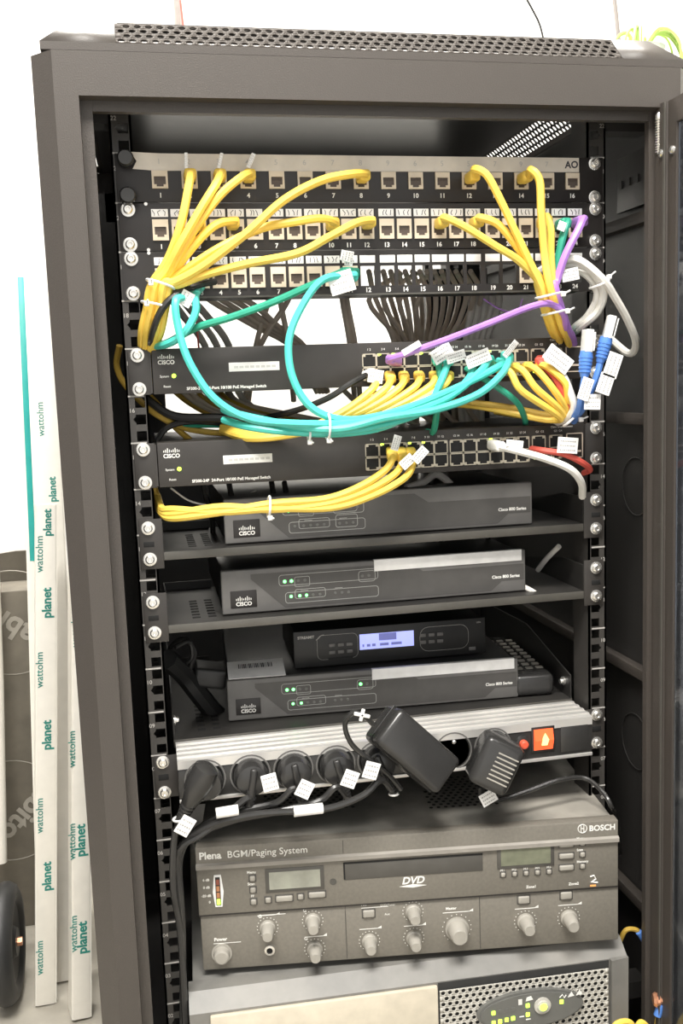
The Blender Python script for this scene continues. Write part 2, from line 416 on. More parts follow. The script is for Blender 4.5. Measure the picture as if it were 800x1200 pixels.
for p, zz in ((p2, 879.5), (p3, 835.5)):
    for i in range(24):
        b = MB().box(xs24[i]-7.7, xs24[i]+7.7, -2.5, -2, zz-3.6, zz+3.6, r=.2); l = build('port_label', b, 'label_white', p)
        if p is p2 or i < 11:
            m = MB(); random.seed(i+int(zz))
            for k in range(3):
                x = xs24[i]-4+k*4+random.uniform(-1, 1)
                m.tube([(x, -2.6, zz-2.5), (x+random.uniform(-1.5, 1.5), -2.6, zz+random.uniform(-1, 1)), (x+random.uniform(-2, 2), -2.6, zz+2.5)], .38, 4)
            build('handwriting', m, 'ink', l)
    for x in (-232.5, 232.5):
        for o_ in (6.35, 38.1): screw(p, x, (19 if p is p2 else 18)*U+o_)
    m = MB(); m.cyl((-216, -2, (19 if p is p2 else 18)*U+43), (0, -1, 0), 1.2, 1.6, 10); m.cyl((-216, -2, (19 if p is p2 else 18)*U+1.5), (0, -1, 0), 1.2, 1.6, 10); build('rivet', m, 'screw_steel', p)
# ------------------------------------------------------------------ managed switches
def switch(z0, label, ledz):
    t = thing('network_switch', label, 'network switch', (0, 0, z0), 'network switches in the rack')
    m = MB(); m.box(-219.3, 219.3, -3, 235, z0+.8, z0+43.6, r=.8); build('chassis', m, 'switch_face', t)
    for s in (-1, 1):
        m = MB(); m.box(min(s*241.3, s*221.5), max(s*241.3, s*221.5), -2.2, -.2, z0+.8, z0+43.6, r=.4); m.box(min(s*222.5, s*220), max(s*222.5, s*220), -2, 40, z0+2, z0+42)
        e = build('rack_ear', m, 'switch_face', t)
    for x in (-232.5, 232.5):
        for o_ in (6.35, 38.1): screw(t, x, z0+o_, y=-2.2)
    y = -3
    def port(x0, x1, a, b, flip):
        m = MB(); m.box(x0, x1, y-.7, y, a, a+.9); m.box(x0, x1, y-.7, y, b-.9, b); m.box(x0, x0+.9, y-.7, y, a, b); m.box(x1-.9, x1, y-.7, y, a, b)
        za, zb = (a+.9, a+3) if flip else (b-3, b-.9)
        m.box(x0+.9, x0+3.4, y-.7, y, za, zb); m.box(x1-3.4, x1-.9, y-.7, y, za, zb)
        q = build('port', m, 'port_metal', t)
        build('socket', MB().box(x0+.9, x1-.9, y-.3, y+.1, a+.9, b-.9), 'socket_black', q)
    for g in range(2):
        for i in range(6):
            x0 = -15.6+g*88+i*14.3
            port(x0, x0+14.3, z0+19.6, z0+33, 0); port(x0, x0+14.3, z0+6.4, z0+19.2, 1)
    for x0 in (161, 180): port(x0, x0+15, z0+19.6, z0+33, 0)
    for x0 in (163, 182): port(x0, x0+12, z0+8, z0+17, 1)
    m = MB(); x0, x1, a, b = 199, 217.5, z0+8, z0+34
    m.box(x0, x1, y-.7, y, a, a+1); m.box(x0, x1, y-.7, y, b-1, b); m.box(x0, x0+1, y-.7, y, a, b); m.box(x1-1, x1, y-.7, y, a, b); m.box(x0+2, x1-2, y-.5, y, a+6, a+8)
    build('module_slot', m, 'rear_grey', t)
    m = MB(); cisco(m, -206, y, z0+29, 4.3); build('logo', m, 'white_print', t)
    L_ = lambda *a, **k: build('lettering', MB().text(*a, **k), 'white_print', t)
    L_('System', (-212.5, y, z0+16.6), 3, align='l'); L_('Reset', (-209.5, y, z0+7), 3, align='l')
    L_('SF300-24P  24-Port 10/100 PoE Managed Switch', (-188, y, z0+4), 3.9, align='l', bold=True)
    for g in range(2):
        for i in range(6): L_(('1 2', '3 4', '5 6', '7 8', '9 10', '11 12')[i] if g == 0 else ('13 14', '15 16', '17 18', '19 20', '21 22', '23 24')[i], (-8.4+g*88+i*14.3, y, z0+36), 3)
    L_('G1  G2', (170, y, z0+36), 3); L_('G3  G4', (190, y, z0+36), 3)
    L_('Cisco Small Business', (194, y, z0+40.2), 2.9)
    build('status_light', MB().lathe([(0, 2), (.8, 1.7), (1, .2)], (-199.5, y, z0+17.8), (0, -1, 0), 14), 'led_lime', t)
    m = MB(); random.seed(int(z0)); 
    for x, z in [(-14+i*14.3, 31) for i in (1, 2, 3, 4, 9)]+[(20+i*14.3, 8.6) for i in (10, 11)]:
        build('port_light', MB().box(x, x+3, y-.9, y-.6, z0+z, z0+z+1.6), 'led_lime', t)
    m = MB(); lx = (-146, -97, 15.5, 23.5); 
    m.box(-147 if z0 > 700 else -157, -98 if z0 > 700 else -109, y-.4, y, z0+20, z0+28.5, r=.2); pl_ = build('paper_label', m, 'label_white', t)
    lx = -142 if z0 > 700 else -152
    q = MB(); [q.box(lx+k*5.2, lx+k*5.2+4, y-.55, y-.4, z0+23, z0+25.2) for k in range(8)]; build('faded_print', q, 'faint_print', pl_)
    return t
switch(16*U, 'black rack network switch crowded with yellow and teal cables', 0)
switch(14*U, 'black rack network switch with mostly free ports and three yellow cables', 0)
# ------------------------------------------------------------------ shelves
def shelf(zt, label, y0=0, ears=True, depth=300):
    t = thing('rack_shelf', label, 'shelf', (0, y0, zt-10), 'rack shelves')
    m = MB(); x = 220
    m.box(-x, x, y0, y0+depth, zt-1.5, zt)
    for a_, b_ in ((-x, -165), (170, x)): m.box(a_, b_, y0+depth-1.5, y0+depth, zt, zt+9)
    l_ = MB().box(-x, x, y0-.4, y0+1.5, zt-8.5, zt-.3, r=.5)
    for s in (-1, 1):
        if ears: m.prism([(y0, zt-1), (y0, zt+28), (y0+50, zt+28), (y0+depth, zt+9), (y0+depth, zt-1)], min(s*x, s*(x-1.5)), max(s*x, s*(x-1.5)), 'x')
        else: m.prism([(y0+2, zt-1), (y0+2, zt+26), (y0+130, zt+55), (y0+depth, zt+50), (y0+depth, zt-1)], min(s*x, s*(x-1.5)), max(s*x, s*(x-1.5)), 'x')
    build('tray', m, 'shelf_black', t); build('front_lip', l_, 'shelf_lip', t)
    m = MB()
    for cx in (-194, -178): 
        for k in range(7): m.box(cx, cx+8, y0+20+k*13, y0+26+k*13, zt, zt+.25)
    build('vent_slot', m, 'socket_black', t)
    if ears:
        for s in (-1, 1):
            m = MB(); m.box(min(s*241.3, s*219), max(s*241.3, s*219), -2, -.2, zt-16, zt+33, r=.4); e = build('rack_ear', m, 'switch_face', t)
            build('slot', MB().box(s*232.5-5, s*232.5+5, -2.3, -2, zt+6, zt+11, r=.1), 'socket_black', e)
            for z in (zt+24.5, zt-6): screw(t, s*232.5, z)
    else:
        for s in (-1, 1): build('screw', MB().lathe([(0, 5), (2, 5), (2.2, 3.4), (5, 3)], (s*(x-1.6), y0+18, zt+15), (-s, 0, 0), 14), 'screw_steel', t)
    return t
shelf(560, 'upper black steel rack shelf, below the lower switch', depth=150)
shelf(487, 'middle black steel rack shelf, carrying the router with the long white strip', depth=172)
shelf(357.8, 'lowest black steel rack shelf, just above the silver power strip', y0=32, ears=False, depth=280)
# ------------------------------------------------------------------ routers
def router(loc, rz, label, tape, leds, top_leds):
    t = thing('router', label, 'router', loc, 'grey routers on the rack shelves', rotz=rz, local=True)
    build('casing', MB().box(-160, 160, 6, 245, 1, 44, r=1.5), 'router_lid', t)
    build('front_bezel', MB().box(-162.5, 162.5, 0, 8, 1, 46, r=1.6, seg=3), 'router_grey', t)
    P = [(30, 36), (64, 4), (286, 4), (298, 14), (323, 14), (323, 31), (211, 31), (196, 41), (30, 41)]
    build('front_inset', MB().prism([(a-162.5, b) for a, b in P], -.25, 1, 'y'), 'router_dark', t)
    bd = build('logo_badge', MB().box(-154, -127, -.6, 1, 7, 25, r=1.2), 'panel_black', t)
    m = MB(); cisco(m, -140.5, -.6, 9.5, 4.4); build('logo', m, 'white_print', bd)
    m = MB(); m.text('Cisco 800 Series', (140, -.25, 17), 4.6, bold=True); build('lettering', m, 'white_print', t)
    m = MB()
    m.rrect(-104, -27 if not tape else 0, 26.5, 38, -.25, 3); m.rrect(-88, -72, 24.5, 35, -.25, 2); m.rrect(-21, -3, 24.5, 36, -.25, 3) if tape else m.rrect(-52, -20, 25, 38, -.25, 3)
    m.rrect(-98, -19 if not tape else 0, 8, 19.5, -.25, 3); m.rrect(-88, -56, 12, 22, -.25, 2.5)
    if not tape or leds == 1: m.rrect(-50, -27, 11, 24, -.25, 2.5)
    for x in (-78, -42): m.box(x-4, x+4, -.4, -.25, 20, 20.5)
    build('light_outline', m, 'line_grey', t)
    row2 = [-92, -83, -76, -69, -62] + ([-46, -39, -32])
    row1 = [-98, -91, -84, -77] + ([-17, -10] if tape else [-34, -27])
    for i, x in enumerate(row1): build('indicator_light', MB().lathe([(0, 1.8), (.6, 1.4)], (x, -.25, 31), (0, -1, 0), 10), 'led_green' if i in top_leds else 'led_off', t)
    for i, x in enumerate(row2): build('indicator_light', MB().lathe([(0, 1.6), (.6, 1.2)], (x, -.25, 15), (0, -1, 0), 10), 'led_green' if i < leds else 'led_off', t)
    if tape: build('white_tape', MB().box(-4, 158, -.8, 5, 34.5, 46.6, r=.5), 'label_white', t)
    return t
router((4.5, 12, 560), 0, 'grey router on the upper shelf, half hidden behind yellow cables', 0, 0, (0,))
router((-1.5, 18, 487), 0, 'grey router on the middle shelf with a white strip along its top right edge', 1, 3, (0, 1))
router((2, 60, 357.8), -.053, 'grey router on the lowest shelf with the blue-display receiver on top of it', 1, 2, (0, 1, 4))
# label sheet on the lowest router's lid belongs to the router
# ------------------------------------------------------------------ streaming receiver
t = thing('streaming_receiver', 'small black audio streaming receiver with a glowing blue display, on the lowest router', 'receiver', (26.5, 83, 404.6), rotz=-.03, local=True)
build('casing', MB().box(-108, 108, 3, 135, 1, 41, r=1), 'chassis_black', t)
build('front_panel', MB().box(-110, 110, 0, 4, .6, 42, r=1), 'chassis_black', t)
d = build('display', MB().box(-36, 26, -.4, 1, 16, 33.5), 'lcd_blue', t)
m = MB(); [m.box(a, b, -.55, -.4, 19, 22) for a, b in ((-33, -31), (-28, -24), (-22, -18), (-13, -3), (0, 12))]; m.box(-14, 6, -.5, -.4, 25, 33); build('display_text', m, 'lcd_text', d)
for r_ in range(2):
    for k in range(3):
        for x0, zz in ((-68, 24-r_*8), (36, 27-r_*8)):
            build('button', MB().box(x0+k*10-3, x0+k*10+4, -1.4, 0, zz-2, zz+2, r=.7), 'router_grey', t)
m = MB(); build('button_outline', MB().rrect(-84, -38, 8, 36, 0, 6, .3), 'dim_print', t); build('button_outline', MB().rrect(33, 90, 8, 36, 0, 10, .3), 'dim_print', t); build('lettering', MB().text('STREAMIT', (-96, 0, 33.5), 4.2, bold=True), 'dim_print', t); build('lettering', MB().text('USA', (102, 0, 36), 2.8), 'dim_print', t)
m.tube([(-85, -.2, 31), (-82, -.2, 33), (-79, -.2, 36), (-76, -.2, 36.5)], .35, 4)
build('printed_outline', m, 'dim_print', t)
build('card_slot', MB().box(-72, -44, -.4, 0, 8, 10), 'socket_black', t)
build('power_button', MB().box(90, 98, -1, 0, 5, 9, r=.8), 'router_grey', t)
# sheet on router lid
m = MB(); c = at(312, 789, z=404.6); mm = Matrix.Rotation(-.053, 3, 'Z')
m.rbox(Vector((-126, 88, 409)), (62, 40, .5), .1, mm@Matrix.Rotation(.2, 3, 'X'))
s_ = build('paper_label', m, 'label_white', None)
tag(s_, 'white barcode label sheet lying on the lowest router, left of the receiver', 'label')
m = MB()
for k in range(20): m.box(k*1.9-19, k*1.9-19+random.choice((.5, 1, 1.3)), 2, 12, .35, .45)
m2 = MB().add(m.v, m.f, Matrix.Translation((-126, 88, 409))@Matrix.Rotation(-.053, 4, 'Z')@Matrix.Rotation(.2, 4, 'X'))
s_['_o'] = tuple(s_.location*1000); build('barcode', m2, 'ink', s_)
# remote control lying beside the lowest router
t = thing('remote_control', 'black remote control lying lengthways right of the lowest router', 'remote control', (188, 110, 357.8), rotz=-.08, local=True)
build('case', MB().box(-23, 23, -62, 110, .5, 26, r=7, seg=4), 'rubber', t)
for i in range(9):
    for j in range(3): build('button', MB().box(-15+j*12, -7+j*12, -40+i*15, -33+i*15, 26, 27.5, r=.7), 'amp_button', t)
# ------------------------------------------------------------------ power strip
ps = thing('power_strip', 'silver-topped rack power strip with a glowing red switch', 'power strip', (0, 3, 311.5))
y0 = -22
build('body', MB().box(-218.5, 218, y0+1, 30, 313, 350, r=1), 'rubber', ps)
m = MB(); m.prism([(y0, 346.5), (y0, 355), (y0+6, 356), (30, 356), (30, 350), (y0+2, 350)], -218.5, 218, 'x')
for k in range(4): m.box(-218.5, 218, y0+7+k*12, y0+12+k*12, 356, 357.2, r=.4)
build('top_profile', m, 'aluminium', ps)
build('bottom_edge', MB().box(-218.5, 218, y0-.4, y0+4, 312, 315.6, r=.5), 'aluminium', ps)
sx = [-192.5, -147.8, -104.5, -61.2, -18.5, 22, 63, 106.5]
for x in sx:
    q = MB(); q.lathe([(0, 20), (.6, 19.4), (.6, 17.6), (-3.8, 17)], (x, y0+1, 334), (0, -1, 0), 28)
    so = build('outlet', q, 'chassis_black', ps)
    q = MB(); q.lathe([(0, 17), (.3, 17)], (x, y0+4, 334), (0, -1, 0), 24); [q.cyl((x+dx, y0+3.8, 334), (0, -1, 0), .4, 2.6, 10) for dx in (-9, 9)]
    build('rim', MB().lathe([(0, 20.6), (.9, 20.4), (.9, 19), (0, 18.8)], (x, y0+.6, 334), (0, -1, 0), 28), 'router_grey', so); build('socket_face', q, 'socket_black', so); build('earth_pin', MB().lathe([(0, 2.3), (5, 2.2), (6, 1)], (x+1, y0+4, 344), (0, -1, 0), 10), 'screw_steel', so)
bz = build('breaker_button', MB().lathe([(0, 8), (3, 7.6), (3.4, 6)], (139, y0+1, 334.5), (0, -1, 0), 20), 'rubber', ps)
build('red_cap', MB().lathe([(0, 4.6), (5, 4.4), (6, 3)], (139, y0-2, 334.5), (0, -1, 0), 16), 'breaker_red', bz)
rk = build('rocker_switch', MB().box(149, 175, y0-.6, y0+2, 322.5, 350, r=.6), 'panel_black', ps)
rc = build('rocker', MB().prism([(y0-1, 325), (y0-4.5, 336), (y0-1.5, 347.5), (y0+1, 347.5), (y0+1, 325)], 151.5, 172.5, 'x'), 'rocker_red', rk)
build('rocker_glow', MB().prism([(159, 331), (165, 331), (167, 337), (163, 344), (160, 338)], y0-4.9, y0-3.6, 'y'), 'rocker_hot', rc)
build('blank_cover', MB().box(182, 213, y0-.3, y0+2, 319, 347, r=.4), 'rubber', ps)
for s in (-1, 1):
    e = build('rack_ear', MB().box(min(s*241.3, s*218), max(s*241.3, s*218), -2.5, -.2, 311.8, 355.2, r=.5), 'switch_face', ps)
    build('slot', MB().box(s*232.5-5, s*232.5+5, -2.9, -2.5, 330, 336, r=.1), 'socket_black', e)
    for z in (317.5, 349): screw(ps, s*232.5, z, y=-2.5)
# ------------------------------------------------------------------ cable helpers
def cr(P, n=6):
    P = [P[0]*2-P[1]]+P+[P[-1]*2-P[-2]]; out = []
    for i in range(1, len(P)-2):
        a, b, c, d = P[i-1:i+3]
        for k in range(n):
            t = k/n; out.append(.5*((2*b)+(c-a)*t+(2*a-5*b+4*c-d)*t*t+(3*b-a-3*c+d)*t**3))
    return out+[P[-2]]
def P3(p): return Vector(p[1:]) if p[0] == 'w' else at(p[0], p[1], p[2])
def flag(parent, c, ang, w=14, h=9, tilt=0, name='tag'):
    """small printed tag, flat sheet with thickness, turned by ang in the front plane"""
    c = Vector(c); M = Matrix.Rotation(-math.radians(ang), 3, 'Y')@Matrix.Rotation(math.radians(tilt), 3, 'X')
    m = MB(); m.rbox(c, (w, .7, h), .3, M, 1); f = build(name, m, 'label_white', parent)
    t = MB(); n = 3
    for k in range(n):
        zz = -h*.3+k*h*.28; x = -w*.38
        while x < w*.34:
            L = random.uniform(.8, 2.2); t.rbox(c+M@Vector((x+L/2, -.45, zz)), (L, .15, h*.09), .02, M, 1); x += L+.7
    build('tag_print', t, 'tag_ink', f)
def cable(name, label, cat, material, pts, r=3.4, group=None, boot=None, tags=(), plug=None, n=6):
    P = [P3(p) for p in pts]
    t = thing(name, label, cat, min(P, key=lambda q: q.z), group)
    Q = cr(P, n)
    build('jacket', MB().tube(Q, r, 8), material, t)
    if boot:    # boot colour: sheath around the first stretch
        a = P[0]; b = P[1]; d = (b-a).normalized(); L = (b-a).length
        M = d.to_track_quat('Y', 'Z').to_matrix()
        k = MB(); k.rbox(a+d*(L*.5), (r*2.9, L, r*2.7), r*.8, M, 3)
        build('boot', k, boot, t)
    for g in tags: flag(t, P3(g[0]), *g[1:])
    return t
def tie(label, c, d, R, head=None, group='white cable ties on the bundles'):
    c = P3(c); d = Vector(d).normalized(); a = d.orthogonal().normalized(); b = d.cross(a)
    t = MB().tube([c+(a*math.cos(q)+b*math.sin(q))*R for q in [i*math.pi/9 for i in range(18)]], 1.2, 6, True)
    hd = Vector((0, -1, 0)) if head is None else Vector(head).normalized()
    t.rbox(c+hd*(R+1.5), (4.6, 4, 4.6), .8, Matrix.Identity(3)); 
    t.tube([c+hd*(R+1.5), c+hd*(R+5)+Vector((3, -2, 3))], .9, 6)
    tag(build('cable_tie', t, 'tie_white'), label, 'cable tie', group)
GY = 'yellow patch cables of the upper panels'
def fromjack(x, z, L=20, drop=3): return [('w', x, -3, z), ('w', x, -3-L, z), ]
L0 = [(183, 336, -22), (178, 362, -16), (172, 392, -6), (170, 420, 22), (176, 450, 60)]
def left(label, x, z, mid, o, tags=()):
    ox, oy = o
    pts = fromjack(x, z)+mid+[(q[0]+ox*(1 if i < 3 else .5), q[1]+oy*.3, q[2]+oy) for i, q in enumerate(L0)]
    cable('yellow_patch_cable', label, 'cable', 'yellow', pts, 3.9, GY, boot='yellow', tags=tags)
T = {'2': 'leftmost yellow cable plugged into the top patch panel, falling almost straight',
 '3': 'yellow cable second from the left in the top patch panel', '4': 'yellow cable third from the left in the top patch panel, bending left to the bundle',
 '8': 'longest yellow cable of the top patch panel, arching left from its middle'}
left(T['2'], xs16[1], 911, [(221, 218, -36), (212, 262, -42), (196, 305, -34)], (-6, -4), [((218, 188, -20), 88, 14, 3)])
left(T['3'], xs16[2], 911, [(254, 214, -38), (238, 240, -46), (212, 285, -46), (196, 315, -36)], (0, -10), [((258, 188, -20), 75, 14, 3)])
left(T['4'], xs16[3], 911, [(282, 208, -36), (255, 232, -40), (224, 275, -40), (200, 318, -32)], (6, -8), [((294, 188, -20), 65, 14, 4)])
left(T['8'], xs16[8-1], 911, [(412, 204, -38), (375, 212, -50), (332, 235, -56), (288, 274, -56), (238, 312, -46), (205, 330, -38)], (10, -14))
T = {'2': 'yellow cable from the far left of the scribbled-tab panel, half hidden in the bundle', '4': 'short yellow cable just above the number five of the scribbled-tab patch panel',
 '10': 'yellow cable from port ten of the scribbled-tab patch panel, running level then down left', '12': 'lowest yellow cable of the left bundle, slanting across the third patch panel'}
left(T['2'], xs24[2], 866, [(228, 262, -36), (220, 290, -34), (200, 322, -26)], (3, 0))
left(T['4'], xs24[4]-4, 868, [(256, 262, -34), (238, 276, -36), (216, 302, -34), (200, 325, -26)], (10, -2))
left(T['10'], xs24[9], 867, [(376, 256, -36), (345, 260, -44), (305, 268, -46), (258, 290, -42), (218, 316, -34)], (13, -6))
left(T['12'], xs24[11], 868, [(418, 261, -38), (385, 278, -46), (348, 297, -50), (290, 309, -48), (240, 322, -42), (208, 334, -34)], (16, -12))
tie('white cable tie high on the yellow bundle at the left rail', (188, 333, -32), (.35, 0, 1), 13, (-.6, -.8, 0))
tie('white cable tie low on the yellow bundle at the left rail', (181, 357, -26), (.25, 0, 1), 12, (-.5, -.8, 0))
cable('black_cable', 'black cable running inside the yellow bundle at the left rail', 'cable', 'rubber', [(252, 330, -14), (232, 334, -26), (208, 344, -32), (190, 362, -34), (178, 392, -20), (175, 420, 20)], 3.2)
# right bunch
R0 = [(640, 335, -36), (647, 360, -30), (655, 385, -14), (662, 402, 10), (664, 440, 60)]
def right(label, x, z, mid, o, material='yellow', name='yellow_patch_cable', group='yellow patch cables in the right bundle', tags=(), r=3.9):
    pts = fromjack(x, z)+mid+[(q[0]+o[0], q[1], q[2]+o[1]) for q in R0]
    cable(name, label, 'cable', material, pts, r, group, boot=material, tags=tags)
T = {'12': 'yellow cable from port twelve of the top panel, sweeping right in a long curve', '14': 'yellow cable from port fourteen of the top panel, dropping nearly straight down'}
right(T['12'], xs16[11], 911, [(556, 198, -36), (570, 205, -44), (585, 232, -46), (602, 268, -46), (622, 310, -44)], (-6, -8))
right(T['14'], xs16[13], 911, [(622, 199, -38), (632, 212, -44), (634, 250, -46), (638, 300, -44)], (4, -14))
T = {'16': 'leftmost and flattest yellow cable of the right bundle, from port sixteen of the scribbled-tab panel', '18': 'yellow cable from port eighteen of the scribbled-tab panel, between two longer sweeps', '22': 'short yellow cable next to the green and purple ones at the right'}
right(T['16'], xs24[15], 868, [(521, 255, -32), (545, 266, -42), (580, 288, -44), (606, 304, -42), (628, 326, -38)], (-10, 0))
right(T['18'], xs24[17], 868, [(562, 255, -30), (582, 262, -36), (600, 282, -38), (620, 310, -38)], (-2, 2))
right(T['22'], xs24[21]-2, 868, [(640, 254, -30), (645, 270, -36), (645, 300, -36)], (8, -4))
right('purple cable from port 24 of the middle patch panel joining the right bundle', xs24[23], 868, [(683, 257, -34), (677, 270, -40), (662, 300, -42), (652, 330, -40)], (10, -12), 'purple', 'purple_patch_cable', None)
right('short green cable from port 23 of the middle patch panel, beside the purple one', xs24[22], 866, [(664, 262, -30), (658, 282, -34), (652, 315, -32)], (10, 4), 'green', 'green_patch_cable', None, tags=[((658, 265, -40), 70, 9, 8)])
tie('white cable tie low on the yellow and purple bundle at the right', (650, 366, -38), (.2, 0, -1), 13, (.5, -.8, 0))
tie('white cable tie high on the yellow and purple bundle at the right', (643, 346, -44), (.2, 0, -1), 13, (.7, -.7, 0))
cable('purple_patch_cable', 'purple cable arching from the upper switch up to the right bundle', 'cable', 'purple', [('w', -1+22, -4, 735), (456, 421, -24), (474, 415, -34), (520, 399, -46), (570, 380, -50), (620, 360, -50), (645, 356, -48), (660, 368, -44), (662, 384, -30), (658, 392, 0)], 3.4, None, boot='purple',
      tags=[((482, 408, -44), 28, 20, 6)])
# white cables on the right
WG = 'white cables looped at the right rail'
cable('white_cable', 'outermost white cable looping right of the rail and hanging down over the side rib', 'cable', 'white_cable', [(628, 320, -4), (650, 308, -24), (676, 304, -36), (705, 326, -40), (720, 348, -34), (735, 375, -24), (745, 402, -10), (736, 414, 6), (708, 392, 28), (685, 384, 50)], 4, WG)
cable('white_cable', 'white cable curling tightly around the right rail to the bundle', 'cable', 'white_cable', [(640, 328, -4), (660, 312, -24), (684, 312, -34), (700, 326, -34), (707, 345, -30), (700, 365, -22), (684, 380, -10), (668, 392, 20)], 4, WG, tags=[((668, 322, -40), 10, 18, 12)])
cable('white_cable', 'pale green-white inner cable of the loop at the right rail', 'cable', 'white_cable', [(650, 330, -2), (668, 316, -16), (686, 322, -26), (698, 338, -26), (697, 354, -22), (686, 372, -12), (672, 384, 2), (666, 396, 40)], 3.4, WG)
tie('white cable tie on the white loop beside the right rail', (702, 333, -32), (.4, 0, -1), 10, (.8, -.3, .6))
# teal and green
TG = 'teal patch cables of the upper switch'
tealD = [(385, 500, -52), (440, 498, -54)]
cable('teal_patch_cable', 'teal cable forming the long lowest curve from the left rail to the upper switch', 'cable', 'teal', [('w', xs24[1], -3, 812), ('w', xs24[1]+4, -22, 800), (206, 352, -40), (209, 385, -44), (222, 425, -48), (250, 466, -52), (290, 490, -54), (340, 496, -56), (400, 496, -58), (460, 488, -56), (520, 468, -50), (560, 438, -40), (574, 420, -22), ('w', 118, -4, 727)], 3.7, TG, boot='teal')
cable('teal_patch_cable', 'teal cable looping down from the third patch panel and back up to the switch', 'cable', 'teal', [('w', xs24[10], -3, 818), ('w', xs24[10]-2, -24, 817), (378, 328, -40), (352, 362, -46), (338, 402, -50), (344, 446, -54), (368, 480, -56), (410, 492, -56), (470, 480, -54), (540, 452, -46), (586, 428, -30), ('w', 126, -4, 733)], 3.7, TG, boot='teal', tags=[((400, 331, -36), 15, 24, 20), ((409, 303, -20), 80, 14, 8)])
cable('teal_patch_cable', 'teal cable with the rightmost tag, sweeping from the switch down to the tied bunch', 'cable', 'teal', [('w', 133, -4, 738), (596, 420, -26), (588, 438, -38), (560, 462, -48), (510, 480, -54), (450, 490, -60), (400, 502, -62), (350, 500, -50), (280, 486, -30), (262, 480, 0)], 3.7, TG, boot='teal', tags=[((598, 409, -30), 48, 20, 6)])
cable('teal_patch_cable', 'lower teal cable of the tied bunch, running left behind the others', 'cable', 'teal', [('w', 104, -4, 738), (556, 425, -22), (548, 445, -34), (520, 470, -44), (470, 492, -50), (400, 506, -52), (340, 506, -44), (290, 500, -30), (262, 492, 0)], 3.7, TG, boot='teal', tags=[((560, 420, -36), 20, 26, 13)])
cable('teal_patch_cable', 'short teal cable hanging behind the long curve at the left, with a paper tag', 'cable', 'teal', [('w', xs24[2], -3, 812), (229, 346, -28), (229, 366, -34), (216, 390, -34), (196, 403, -24), (175, 406, 10)], 3.7, TG, tags=[((218, 350, -34), 60, 14, 12)])
cable('green_patch_cable', 'dark green cable slanting from the third patch panel down to the left rail', 'cable', 'green', [('w', xs24[10]+6, -3, 822), (402, 319, -24), (365, 334, -36), (320, 354, -36), (270, 372, -34), (230, 384, -28), (195, 402, 0), (172, 405, 30)], 3.6, None, boot='green', tags=[((405, 300, -24), 75, 10, 10)])
cable('green_patch_cable', 'green cable dropping straight below the left green tags of the upper switch', 'cable', 'green', [('w', 60, -4, 738), (513, 424, -22), (516, 450, -30), (512, 480, -26), (508, 505, -8), (500, 506, 20)], 3.4, None, boot='teal', tags=[((518, 414, -34), 30, 22, 14)])
cable('teal_patch_cable', 'teal cable crossing behind the other teal cables below the middle of the switch', 'cable', 'teal', [('w', 74, -4, 738), (525, 424, -24), (515, 450, -38), (500, 474, -40), (450, 500, -46), (400, 508, -46), (360, 508, -30)], 3.6, TG, boot='teal', tags=[((534, 418, -36), 15, 20, 10)])
cable('green_patch_cable', 'dark green cable dropping right of the teal bunch towards the lower switch', 'cable', 'green', [('w', 92, -4, 726), (560, 440, -26), (580, 452, -32), (604, 470, -28), (614, 488, -10), (616, 500, 20)], 3.2, None)
tie('white cable tie around the teal bunch in the middle', (384, 500, -56), (1, 0, -.05), 12, (0, -.3, -1))
tie('small white cable tie on the yellow cables left of the teal tie', (362, 508, -46), (1, 0, -.05), 7, (0, -.3, -1))
# yellow cables of the upper switch
YG = 'yellow patch cables of the upper switch'
for i, (x, a) in enumerate([(440, 0), (456, 1), (472, 2), (490, 3), (508, 4), (524, 5)]):
    X0 = at(x, 442, -4)
    cable('yellow_patch_cable', 'yellow cable from the bottom row of the upper switch, %s of the left-hand sweep' % ['first', 'second', 'third', 'fourth', 'fifth', 'last'][i], 'cable', 'yellow',
          [('w', X0.x, -4, X0.z+2), (x+2, 446-a, -24), (x-6, 458-a*1, -34), (x-28-a*4, 476, -36), (x-60-a*9, 494-a*.5, -34+i), (355-a*3, 502+a*1.5, -22), (310-a*4, 506+a*1.5, -4), (260, 500+a, 40)], 3.6, YG, boot='yellow',
          tags=[((440, 441, -30), -10, 15, 13)] if i == 0 else ())
for i, (x, e) in enumerate([(585, 0), (600, 1), (615, 2), (630, 3)]):
    X0 = at(x, 432, -4)
    cable('yellow_patch_cable', 'yellow cable arching right from the upper switch, %s of the right-hand sweep' % ['innermost', 'second', 'third', 'outermost'][i], 'cable', 'yellow',
          [('w', X0.x, -4, X0.z), (x+4, 431-e, -26), (x+14, 438-e*2, -36), (x+26+e*2, 458-e*3, -42), (650+e*5, 484-e*5, -36), (655+e*4, 492-e*2, -20), (625+e*3, 489-e, 0), (580, 482-e, 40)], 3.6, YG, boot='yellow')
for i, (a, b) in enumerate([(556, 476), (540, 470)]):
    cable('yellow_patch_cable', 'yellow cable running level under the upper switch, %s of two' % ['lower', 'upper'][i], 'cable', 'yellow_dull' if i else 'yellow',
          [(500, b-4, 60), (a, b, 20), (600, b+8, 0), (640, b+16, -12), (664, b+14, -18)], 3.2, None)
cable('red_patch_cable', 'red cable arching right from the upper switch beside the white one', 'cable', 'red', [('w', 172, -4, 733), (632, 424, -24), (648, 440, -34), (660, 462, -36), (666, 480, -30), (655, 488, -14), (640, 490, 20)], 3.5, None, boot='red')
cable('white_patch_cable', 'white cable arching right from the upper switch under a printed tag', 'cable', 'white_cable', [('w', 186, -4, 735), (640, 420, -24), (658, 438, -38), (668, 460, -42), (672, 478, -40), (662, 492, -24), (648, 496, 10)], 3.6, None, boot='white_cable', tags=[((654, 421, -44), -38, 30, 17)])
